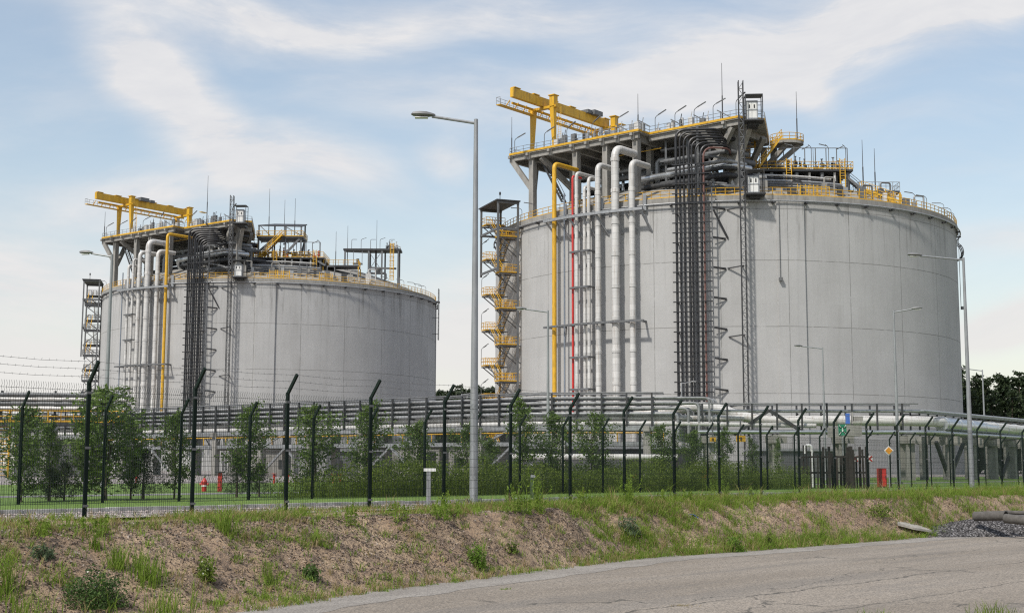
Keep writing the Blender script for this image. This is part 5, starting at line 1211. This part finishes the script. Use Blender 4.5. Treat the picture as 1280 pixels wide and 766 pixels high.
for x, n_, s_, lab in ((180, 12.5, 1.15, 'dark little pine right beside the bushiest sapling'), (82, 12.2, .85, 'dark little pine under the shorter bushy sapling'), (64, 12., .75, 'smallest dark little pine near the picture edge'), (297, 12.6, 1.0, 'dark little pine beside the slender sapling past the red post'), (325, 13, .85, 'dark little pine behind the slender sapling past the red post')):
    o = lp if first else copy_tree(lp); first = False; p = row_at(x, n_); o.location = (p.x, p.y, .6); o.scale = (s_, s_, s_); o['label'] = lab; o.rotation_euler = (0, 0, x)

# undergrowth behind the second fence
def scatter(k, f):
    out = []
    while len(out) < k:
        v = f()
        if v is not None: out.append(v)
    return np.array(out)
L = Leaves()
def ug():
    t = random.uniform(3, 60); n = 9.9 + abs(random.gauss(0, 1.8)); x = P0 + UF * t + NF * n; px = 640 + 1650 * x.x / x.y
    if px < 330 or px > 1010 or n > 15: return None
    dens = min(1, (px - 330) / 140) * (1 if px < 960 else .5) * (.35 + .65 * vn1(t * .8, n))
    if random.random() > dens: return None
    hh = (.6 + .65 * vn2(t * 1.1, n * .8)) * (.55 + .45 * min(1, (px - 330) / 160)); return (x.x, x.y, .6 + hh * random.random() ** .7 * 1.25)
L.quads(scatter(62000, ug), .05, .34, (0, 0, .5))
b_ = scatter(14000, ug); b_[:, 2] = .6; L.blades(b_, rng.uniform(.35, .9, len(b_)), .014, .25)
stuff('undergrowth', L, 'weed')
# grass on the bank, its foot and the strip below the fence
def gcover(t, n):
    toe, edge = interp(TOE, t), interp(EDGE, t); f = (n - toe) / (edge - toe)
    right = min(1, max(0, (t - 9) / 9.)); pt = vn1(t * .55 + 4, n * .8); p2 = vn3(t * 1.5, n * 1.7)
    if f > 1: d = .10 + .34 * right + .3 * (pt > .6)
    elif f > .85: d = .12 + .30 * right + .35 * (pt > .55)
    elif f > .12: d = (.075 + .23 * right * (pt > .33)) + .4 * (pt > .66) * (p2 > .5) + .12 * (p2 > .72)
    else: d = .30 + .25 * right
    return d * (.4 + .9 * p2)
LG, LD, LW = Leaves(), Leaves(), Leaves(); bases = [[], [], []]; hs = [[], [], []]
for i in range(52000):
    t = random.uniform(-9, 50) if random.random() < .8 else random.uniform(-8, 20); toe, edge = interp(TOE, t), interp(EDGE, t); n = random.uniform(toe - .25, .15)
    if random.random() > gcover(t, n): continue
    f = (n - toe) / (edge - toe); z = height(t, n); p = F(t, n, z - .02); right = min(1, max(0, (t - 9) / 9.))
    k = random.randint(4, 8); hh = random.uniform(.06, .19) * (1 + .6 * right)
    if random.random() < .05: hh *= 2.1
    dry = random.random() < (.36 if f > .8 or f < .15 else .24) * (1 - .45 * right)
    k = k + 3
    for j in range(k): bases[int(dry)].append((p.x + random.gauss(0, .05), p.y + random.gauss(0, .05), p.z)); hs[int(dry)].append(hh * random.uniform(.6, 1.2))
for L_, b_, h_ in ((LG, bases[0], hs[0]), (LD, bases[1], hs[1])): L_.blades(np.array(b_), np.array(h_), .013, .45)
# loose broad leaves among the grass
lv = []
for i in range(60000):
    t = random.uniform(-9, 45); toe = interp(TOE, t); n = random.uniform(toe, .1)
    if random.random() > gcover(t, n) * .5 * (vn2(t * 1.3, n * 1.3) > .5): continue
    p = F(t, n, height(t, n)); 
    for j in range(3): lv.append((p.x + random.gauss(0, .07), p.y + random.gauss(0, .07), p.z + abs(random.gauss(0, .07))))
LG.quads(np.array(lv), .02, .4, (0, 0, .7))
stuff('grass', LG, 'grass'); stuff('dry_grass', LD, 'drygrass')
# short grass tufts breaking up the lawn and the path edges
def lawn_pt():
    t = random.uniform(-14, 60); n = random.uniform(2.7, 30); 
    return None if 17 < n < 19.2 else tuple(F(t, n, .69 if n < 4 else .62))
b_ = scatter(30000, lawn_pt); LL = Leaves().blades(b_, rng.uniform(.05, .14, len(b_)), .03, .5); stuff('lawn_grass', LL, 'grass')
# dead twigs, bark chips and stones on the bank
def chips(name, mat, k, smin, smax, cond):
    mb = MB()
    for i in range(k):
        t = random.uniform(-9, 36) if random.random() < .6 else random.uniform(-9, 12); toe, edge = interp(TOE, t), interp(EDGE, t); n = random.uniform(toe - .1, edge + .5)
        if not cond(t, n, (n - toe) / (edge - toe)): continue
        p = F(t, n, height(t, n)); s_ = random.uniform(smin, smax); v = [p + Vector((random.gauss(0, 1), random.gauss(0, 1), random.gauss(0, .6))).normalized() * s_ * random.uniform(.6, 1.4) + Vector((0, 0, s_ * .3)) for _ in range(5)]
        mb.add(v, [(0, 1, 2), (0, 2, 3), (0, 3, 1), (4, 2, 1), (4, 3, 2), (4, 1, 3)])
    return solo(name, mb, mat, None, None, kind='stuff', base=(0, 0, 0))
mb = MB()
for i in range(12000):
    t = random.uniform(-14, 6 + 36 * random.random()); n = random.uniform(-.75, 2.5); p = F(t, n, ZF + .03); s_ = random.uniform(.014, .034)
    q = [p + Vector((random.gauss(0, 1), random.gauss(0, 1), random.gauss(0, .6))).normalized() * s_ * random.uniform(.7, 1.3) for _ in range(5)]; mb.add(q, [(0, 1, 2), (0, 2, 3), (0, 3, 1), (4, 2, 1), (4, 3, 2), (4, 1, 3)])
solo('loose_gravel', mb, simple('gravel_stones', (.42, .36, .34), .9, 0, .5, 9, (.16, .13, .12), .6, (1, 1, 1)), None, None, kind='stuff', base=(0, 0, 0))
chips('rubble', simple('bank_stones', (.30, .25, .21), .95, 0, .4, 7, (.1, .08, .07), .6, (1, 1, 1)), 9000, .008, .03, lambda t, n, f: True)
chips('debris', simple('dead_plant_debris', (.10, .075, .058), .95, 0, .4, 7, (.2, .15, .11), .6, (1, 1, 1)), 46000, .008, .028, lambda t, n, f: f > .13 and vn2(t * .8, n * .9) > .18)
# individual plants on the bank
def bush(px, py, wpx, hpx, mat, label, nleaf, size, flowers=0, name='bush', asp=.45):
    p = hit(px, py); sc = p.y / 1650; w, h = wpx * sc / 2, hpx * sc; th = thing(name, label, 'bush', p, group='separate bushes on the bank')
    c = []
    while len(c) < nleaf:
        v = rng.normal(size=3); v /= np.linalg.norm(v); r = rng.random() ** .35 * (1 + .3 * math.sin(7 * v[0] + 3 * px) * math.cos(5 * v[1]))
        if v[2] < -.1: continue
        c.append((v[0] * w * r, v[1] * w * r, max(0, v[2]) * h * r))
    leaf_obj('foliage', Leaves().quads(np.array(c), size, asp, (0, 0, .35)), mat, th)
    mb = MB()
    for i in range(7): a = random.uniform(0, 6.28); mb.tube([p - Vector((0, 0, .05)), p + Vector((math.cos(a) * w * .3, math.sin(a) * w * .3, h * .4)), p + Vector((math.cos(a) * w * .7, math.sin(a) * w * .7, h * .75))], [.012, .009, .004], 4)
    part('stem', mb, 'bark', th)
    if flowers:
        f = np.array([c[i] for i in rng.choice(len(c), flowers)]); f[:, 2] += .03; leaf_obj('flower', Leaves().quads(np.repeat(f, 3, 0), .018, .8), 'flower', th)
    return th
bush(118, 757, 76, 42, 'darkbush', 'dark dense low bush with a few white flowers at the bank foot', 3200, .024, 7)
bush(596, 708, 26, 27, 'brightbush', 'bright green round shrub alone on the bare middle of the bank', 1500, .03, asp=.3)
bush(919, 690, 26, 20, 'brightbush', 'bright green shrub low on the bank near the road edge', 1200, .035, asp=.3)
bush(257, 725, 26, 28, 'weed', 'small upright bush dotted with white flowers below the second fence post', 700, .03, 14)
bush(785, 667, 32, 20, 'greyleaf', 'grey-green long-leaved plant high on the bank beside the bare soil', 420, .075, asp=.14)
bush(51, 696, 34, 16, 'greyleaf', 'pale drooping long-leaved plant on the slope near the picture edge', 160, .09, asp=.12)
bush(388, 724, 24, 20, 'darkbush', 'small dark leafy bush near the pale road strip', 500, .03)
bush(962, 684, 10, 18, 'weed', 'thin dark upright weed bush beside the bright shrub near the road', 300, .035)
bush(640, 690, 20, 14, 'weed', 'sparse weed bush just above and beside the bright round shrub', 260, .03)
bush(1098, 645, 40, 16, 'weed', 'spreading green bush above the broken slab', 900, .035)
# tall grass clumps and fence-foot weeds
def clump(px, py, wpx, hpx, mat, label, k, cat='grass clump', lean=.26, w=.013):
    p = hit(px, py); k = int(k * 1.5); sc = p.y / 1650; b_ = rng.normal(size=(k, 3)) * np.array([wpx * sc / 3.4, wpx * sc / 3.4, 0]); h = hpx * sc
    for i in range(k): q = p + Vector(b_[i]); t, n = tn(q); b_[i, 2] = height(t, n) - p.z - .02
    th = thing('grass_clump', label, cat, p, group='tall clumps on the bank'); leaf_obj('foliage', Leaves().blades(b_, rng.uniform(.3, 1.05, k) * h, w, lean), mat, th)
clump(145, 712, 22, 38, 'grass', 'upright grass clump on the slope above the dark flowering bush', 80)
clump(120, 688, 14, 24, 'grass', 'small upright grass clump high on the slope below the first fence post', 50)
clump(182, 728, 34, 46, 'grass', 'tall grass clump on the slope below the bank edge, beside the dark bush', 130)
clump(205, 770, 50, 48, 'grass', 'tall grass clump at the lower picture border beside the dark bush', 60)
clump(8, 745, 30, 60, 'grass', 'tall grass clump cut by the picture edge', 60)
clump(35, 775, 60, 40, 'grass', 'wide grass clump in the lower corner of the bank', 80)
clump(335, 728, 16, 30, 'weed', 'thin weed clump on the bare slope left of the small dark bush', 40)
clump(285, 668, 24, 40, 'grass', 'pale tall grass clump on the bank edge beside the third fence post', 70)
clump(1245, 775, 60, 26, 'weed', 'weedy grass clump growing through the road in the lower corner', 90)
clump(1100, 775, 40, 16, 'grass', 'sparse short grass clump at the lower picture border on the road', 40)
clump(853, 758, 26, 5, 'drygrass', 'flat dry tuft in a road crack near the lower border', 60, lean=.9)
clump(632, 737, 14, 5, 'grass', 'small green tuft on the seam between pale strip and road', 40, lean=.9)
weed_px = [(640, 640, 40), (654, 641, 26), (672, 641, 48), (678, 640, 34), (724, 638, 28), (783, 633, 38), (790, 632, 30), (826, 630, 18), (895, 620, 30), (905, 622, 20), (938, 622, 14), (1045, 620, 12), (560, 645, 30), (548, 648, 26), (430, 655, 24), (500, 650, 26), (1170, 618, 14), (118, 668, 26), (45, 668, 22), (735, 634, 20), (860, 628, 16)]
LWd = Leaves(); 
for x, y, h in weed_px:
    p = hit(x, y); hh = h * p.y / 1650 * 1.15
    for s_ in range(5):
        q = np.array([p.x + random.gauss(0, .12), p.y + random.gauss(0, .12), p.z - .03]); k = 60; u = rng.random(k); ln = rng.normal(size=2) * .12
        H_ = hh * random.uniform(.6, 1.05); c = q + np.stack([ln[0] * u * H_ + rng.normal(size=k) * .05 * (1.15 - u), ln[1] * u * H_ + rng.normal(size=k) * .05 * (1.15 - u), u * H_], 1)
        LWd.quads(c, .035, .28, (0, 0, .6)); LWd.blades(np.repeat(q[None], 2, 0), np.array([H_, H_]), .014, .1)
stuff('weeds', LWd, 'grass')
# gravel heap, old pipes, slab, litter
hc = gnd(1300, 668, ZR); th = thing('gravel_heap', 'long low heap of dark crushed stone dumped on the road against the bank', 'gravel heap', hc)
ax = (gnd(1300, 668, ZR) - gnd(1150, 670, ZR)).normalized(); ay = Vector((-ax.y, ax.x, 0))
def heap_h(u, v):
    h = .62 * max(0, 1 - (abs(u) / 5.4) ** 2.2) * max(0, 1 - (abs(v) / 1.75) ** 1.6) ** .9 + .2 * math.exp(-((u + 4.35) / .45) ** 2 - (v / .6) ** 2)
    return h * (.82 + .36 * vn1(u * 1.6 + 9, v * 1.6)) + (.035 * (vn2(u * 9, v * 9) - .5) if h > .02 else -.02)
mb = MB(); us = np.linspace(-5.8, 5.8, 110); vs = np.linspace(-2, 2, 44)
for v in vs:
    for u in us: mb.v.append(hc + ax * u + ay * (v + .9) + Vector((0, 0, heap_h(u, v))))
mb.f = [(j * 110 + i, j * 110 + i + 1, (j + 1) * 110 + i + 1, (j + 1) * 110 + i) for j in range(43) for i in range(109)]
part('mound', mb, 'heapstone', th)
mb = MB()
for i in range(9000):
    u, v = random.uniform(-5.7, 5), random.uniform(-1.95, .8); h = heap_h(u, v)
    if h < .01 and random.random() < .9: continue
    p = hc + ax * u + ay * (v + .9) + Vector((0, 0, max(0, h))); s_ = random.uniform(.014, .038)
    q = [p + Vector((random.gauss(0, 1), random.gauss(0, 1), random.gauss(0, .8))).normalized() * s_ for _ in range(5)]; mb.add(q, [(0, 1, 2), (0, 2, 3), (0, 3, 1), (4, 2, 1), (4, 3, 2), (4, 1, 3)])
part('loose_stones', mb, 'heapstone', th, kind='stuff')
def hollow(p, q, ro, ri, label):
    p, q = Vector(p), Vector(q); d = (q - p).normalized(); a = d.cross(Vector((0, 0, 1))).normalized(); b = a.cross(d); mb = MB(); n = 18
    for c, r in ((p, ri), (p, ro), (q, ro), (q, ri)):
        for j in range(n): w = 2 * PI * j / n; mb.v.append(c + (a * math.cos(w) + b * math.sin(w)) * r)
    mb.f = [((i % 4) * n + j, (i % 4) * n + (j + 1) % n, ((i + 1) % 4) * n + (j + 1) % n, ((i + 1) % 4) * n + j) for i in range(4) for j in range(n)]
    return solo('concrete_pipe', mb, 'cpipe', label, 'pipe', 'old pipes on the gravel heap', smooth=True)
def on(x, y, Y): return at(x, y, Y)
hollow(on(1219, 645, 45.6), on(1258, 644, 44.6), .165, .13, 'old grey concrete pipe lying along the crest of the gravel heap')
hollow(on(1257, 647.5, 44.4), on(1296, 652, 43.4), .155, .12, 'second old grey pipe, tilted with its dark mouth toward the road')
hollow(on(1255, 640, 45.1), on(1310, 641.5, 44.4), .07, .05, 'thin dark pipe resting across the two old pipes')
p = hit(1140, 663); mb = MB(); v = []
for dz in (0, .07):
    for a, b in ((-.62, -.12), (-.1, -.3), (.62, -.22), (.45, .12), (-.35, .28)): v.append(p + ax * a + ay * b + Vector((0, 0, .12 + .30 * b - .17 * a + dz)))
mb.add(v, [(4, 3, 2, 1, 0), (5, 6, 7, 8, 9)] + [(i, (i + 1) % 5, 5 + (i + 1) % 5, 5 + i) for i in range(5)]); solo('broken_slab', mb, 'slab', 'pale broken concrete slab leaning on the bank by the gravel heap', 'slab')
p = hit(868, 648); mb = MB(); mb.add([p + Vector(q) for q in ((-.16, 0, .14), (-.03, -.1, .12), (.1, -.04, .03), (.16, .06, 0), (.02, .1, .06), (0, 0, .12))], [(0, 1, 5), (1, 2, 5), (2, 3, 5), (3, 4, 5), (4, 0, 5)]); m_ = solo('plastic_scrap', mb, 'blue', 'crumpled blue plastic scrap lying on the bank', 'litter')
so = m_.modifiers.new('Solidify', 'SOLIDIFY'); so.thickness = .006

# dark pines behind the plant
def make_pine(seed, H=20.):
    rr = random.Random(seed); th = thing('pine_tree', '', 'tree', (0, 0, 0)); mb = MB(); mb.tube([(0, 0, -.5), (rr.uniform(-.3, .3), 0, H * .5), (rr.uniform(-.5, .5), 0, H * .97)], [.28, .2, .05], 7); pts = []
    for b in range(30):
        f = .05 + .93 * (b + rr.random()) / 30; a = rr.uniform(0, 6.28); L = (3.3 * (1 - f) ** .6 + .6) * rr.uniform(.5, 1.15); p = Vector((0, 0, f * H)); q = p + Vector((math.cos(a) * L, math.sin(a) * L, L * rr.uniform(.05, .5)))
        mb.tube([p, q], [.07, .02], 4, False)
        for i in range(int(22 + 24 * L)):
            u = .3 + .75 * rr.random(); c = p.lerp(q, u); s_ = .28 + .16 * L; pts.append((c.x + rr.gauss(0, s_), c.y + rr.gauss(0, s_), c.z + rr.gauss(0, s_ * .6)))
    part('trunk', mb, 'bark', th); leaf_obj('crown', Leaves().quads(np.array(pts), .42, .4, (0, 0, .25)), 'pine', th); return th
pp = [make_pine(s) for s in (1, 2, 3)]; used = set()
GA, GB = 'pines of the dark wood behind the nearer tank', 'pines seen in the gap between the tanks'
spots = []
for i in range(24): spots.append((1192 + 15 * i + random.uniform(-5, 5), 285 + random.uniform(-8, 10), random.uniform(452, 472), GA))
for i in range(18): spots.append((1196 + 20 * i + random.uniform(-6, 6), 262 + random.uniform(-6, 6), random.uniform(462, 488), GA))
for i in range(14): spots.append((1190 + 26 * i, 245 + random.uniform(-4, 4), random.uniform(476, 500), GA))
for i in range(16): spots.append((541 + 6.3 * i + random.uniform(-2, 2), 420 + random.uniform(-14, 14), 492 - 8 * math.sin(min(1, i / 10) * 2.4) + random.uniform(-3, 3), GB))
for k, (x, Y, yt, grp) in enumerate(spots):
    pi = k % 3; o = pp[pi] if pi not in used else copy_tree(pp[pi]); used.add(pi); p = at(x, 583, Y); H = EYE + (583 - yt) * Y / 1650 - .6; s_ = H / 20.
    o.location = (p.x, Y, .6); o.scale = (s_ * 1.15, s_ * 1.15, s_); o.rotation_euler = (0, 0, random.uniform(0, 6.28)); o['group'] = grp
    o['label'] = 'dark pine in the dense wood behind the nearer tank' if grp == GA else 'dark pine standing far off in the gap between the tanks'

# ------------------------------------------------------------------ light and sky
SUN_AZ, SUN_EL = R_(-142), R_(50)      # azimuth from +Y, clockwise: the sun stands behind the camera on its left
sd = bpy.data.lights.new('sun', 'SUN'); sd.energy = 3.3; sd.angle = R_(3.5); sd.color = (1, .95, .87); so_ = bpy.data.objects.new('sun', sd); col.objects.link(so_)
dirv = Vector((math.sin(SUN_AZ) * math.cos(SUN_EL), math.cos(SUN_AZ) * math.cos(SUN_EL), math.sin(SUN_EL))); so_.rotation_euler = dirv.to_track_quat('Z', 'Y').to_euler(); so_.location = dirv * 500
w = bpy.data.worlds.new('World'); scene.world = w; w.use_nodes = True; nt = w.node_tree; bg = nt.nodes['Background']; bg.inputs['Strength'].default_value = .115
sky = nt.nodes.new('ShaderNodeTexSky'); sky.sky_type = 'NISHITA'; sky.sun_disc = False; sky.sun_elevation = SUN_EL; sky.sun_rotation = SUN_AZ; sky.air_density = 1.35; sky.dust_density = .7; sky.ozone_density = 1.
tc = nt.nodes.new('ShaderNodeTexCoord'); sp = nt.nodes.new('ShaderNodeSeparateXYZ'); nt.links.new(tc.outputs['Generated'], sp.inputs[0])
az = math_(nt, 'ARCTAN2', sp.outputs[0], sp.outputs[1]); el = math_(nt, 'ARCSINE', sp.outputs[2])
cv = nt.nodes.new('ShaderNodeCombineXYZ'); nt.links.new(az, cv.inputs[0]); nt.links.new(el, cv.inputs[1]); V = cv.outputs[0]
dn = N(nt, 'ShaderNodeTexNoise', i_Scale=4., i_Detail=1.); nt.links.new(V, dn.inputs['Vector'])
wv = nt.nodes.new('ShaderNodeVectorMath'); wv.operation = 'MULTIPLY_ADD'; nt.links.new(dn.outputs['Color'], wv.inputs[0]); wv.inputs[1].default_value = (.12, .12, 0); nt.links.new(V, wv.inputs[2])
wo = nt.nodes.new('ShaderNodeVectorMath'); wo.operation = 'SUBTRACT'; nt.links.new(wv.outputs[0], wo.inputs[0]); wo.inputs[1].default_value = (.06, .06, 0); VW = wo.outputs[0]
ws = nt.nodes.new('ShaderNodeSeparateXYZ'); nt.links.new(VW, ws.inputs[0]); AX, EX = ws.outputs[0], ws.outputs[1]
def blob(px, py, rx, ry, deg, soft=1.):
    a0, e0 = (px - 640) / 1650, (583 - py) / 1650; c_, s_ = math.cos(R_(deg)), math.sin(R_(deg))
    dx = math_(nt, 'SUBTRACT', AX, a0); dy = math_(nt, 'SUBTRACT', EX, e0)
    u = math_(nt, 'DIVIDE', math_(nt, 'ADD', math_(nt, 'MULTIPLY', dx, c_), math_(nt, 'MULTIPLY', dy, s_)), rx / 1650); v = math_(nt, 'DIVIDE', math_(nt, 'SUBTRACT', math_(nt, 'MULTIPLY', dy, c_), math_(nt, 'MULTIPLY', dx, s_)), ry / 1650)
    d = math_(nt, 'SQRT', math_(nt, 'ADD', math_(nt, 'MULTIPLY', u, u), math_(nt, 'MULTIPLY', v, v)))
    n = nt.nodes.new('ShaderNodeMapRange'); n.interpolation_type = 'SMOOTHSTEP'; n.inputs[1].default_value = 0; n.inputs[2].default_value = 1; n.inputs[3].default_value = soft; n.inputs[4].default_value = 0; nt.links.new(d, n.inputs[0]); return n.outputs[0]
streak1 = noise(nt, mapped(nt, VW, (3.2, 11, 1), (0, 0, R_(28))), 2.2, 8, .60, .15)
streak2 = noise(nt, mapped(nt, VW, (2.4, 10, 1), (0, 0, R_(-12)), (3, 1, 0)), 2.6, 8, .58, .15)
fine = noise(nt, mapped(nt, VW, (6, 20, 1), (0, 0, R_(20))), 3.2, 8, .62, .15)
bl = None
for b in [(230, 175, 260, 60, -38, .9), (350, 225, 190, 60, -8, .95), (150, 125, 130, 45, -30, .7), (250, 60, 330, 60, -4, .8), (470, 60, 260, 55, 8, .7), (560, 150, 260, 70, 0, .4), (1010, 75, 420, 105, 10, 1.25), (1200, 30, 300, 80, 12, 1.2), (820, 125, 260, 60, 8, .85), (1010, 150, 60, 26, -35, .5), (545, 215, 70, 26, 0, .6), (40, 350, 260, 90, 4, .75), (580, 400, 140, 150, 0, .8), (1250, 340, 130, 30, -5, .5), (1250, 420, 160, 40, 0, .8), (200, 265, 200, 40, -3, .6), (100, 470, 300, 90, 0, .8), (1400, 200, 200, 60, 10, .5), (-200, 200, 260, 80, -20, .8), (700, 20, 200, 60, 0, .6)]:
    o = blob(*b); bl = o if bl is None else math_(nt, 'ADD', bl, o)
st = math_(nt, 'ADD', math_(nt, 'MULTIPLY', streak1, .55), math_(nt, 'ADD', math_(nt, 'MULTIPLY', streak2, .35), math_(nt, 'MULTIPLY', fine, .38)))
# general cirrus far outside the pictured part of the sky too
far_ = math_(nt, 'MULTIPLY', ramp(nt, noise(nt, tc.outputs['Generated'], 2.2, 6, .6), .45, .7), math_(nt, 'SUBTRACT', 1., ramp(nt, sp.outputs[1], .55, .9)))
cl = math_(nt, 'ADD', math_(nt, 'MULTIPLY', bl, math_(nt, 'MULTIPLY_ADD', st, 2.6, -.86)), math_(nt, 'ADD', math_(nt, 'MULTIPLY', far_, .7), math_(nt, 'MULTIPLY', ramp(nt, streak2, .42, .75), .22)))
veil = math_(nt, 'MULTIPLY_ADD', math_(nt, 'SUBTRACT', 1., ramp(nt, el, .0, .26)), .45, .22)
fac = math_(nt, 'MINIMUM', math_(nt, 'ADD', veil, math_(nt, 'MULTIPLY', cl, .95)), .95)
cw = mixc(nt, ramp(nt, math_(nt, 'ADD', math_(nt, 'MULTIPLY', fine, .6), math_(nt, 'MULTIPLY', streak1, .4)), .35, .65), (5.35, 5.35, 5.5), (5.85, 5.78, 5.8)); cw = mixc(nt, ramp(nt, el, .02, .2), (5.9, 5.75, 5.55), cw)
c = mixc(nt, fac, sky.outputs[0], cw)
nt.links.new(c, bg.inputs['Color'])
scene.view_settings.view_transform = 'Standard'; scene.view_settings.look = 'None'; scene.view_settings.exposure = .3; scene.view_settings.gamma = 1.; scene.view_settings.use_curve_mapping = False
scene.cycles.max_bounces = 6; scene.cycles.use_denoising = False; scene.cycles.pixel_filter_type = 'BLACKMAN_HARRIS'; scene.cycles.filter_width = 1.2
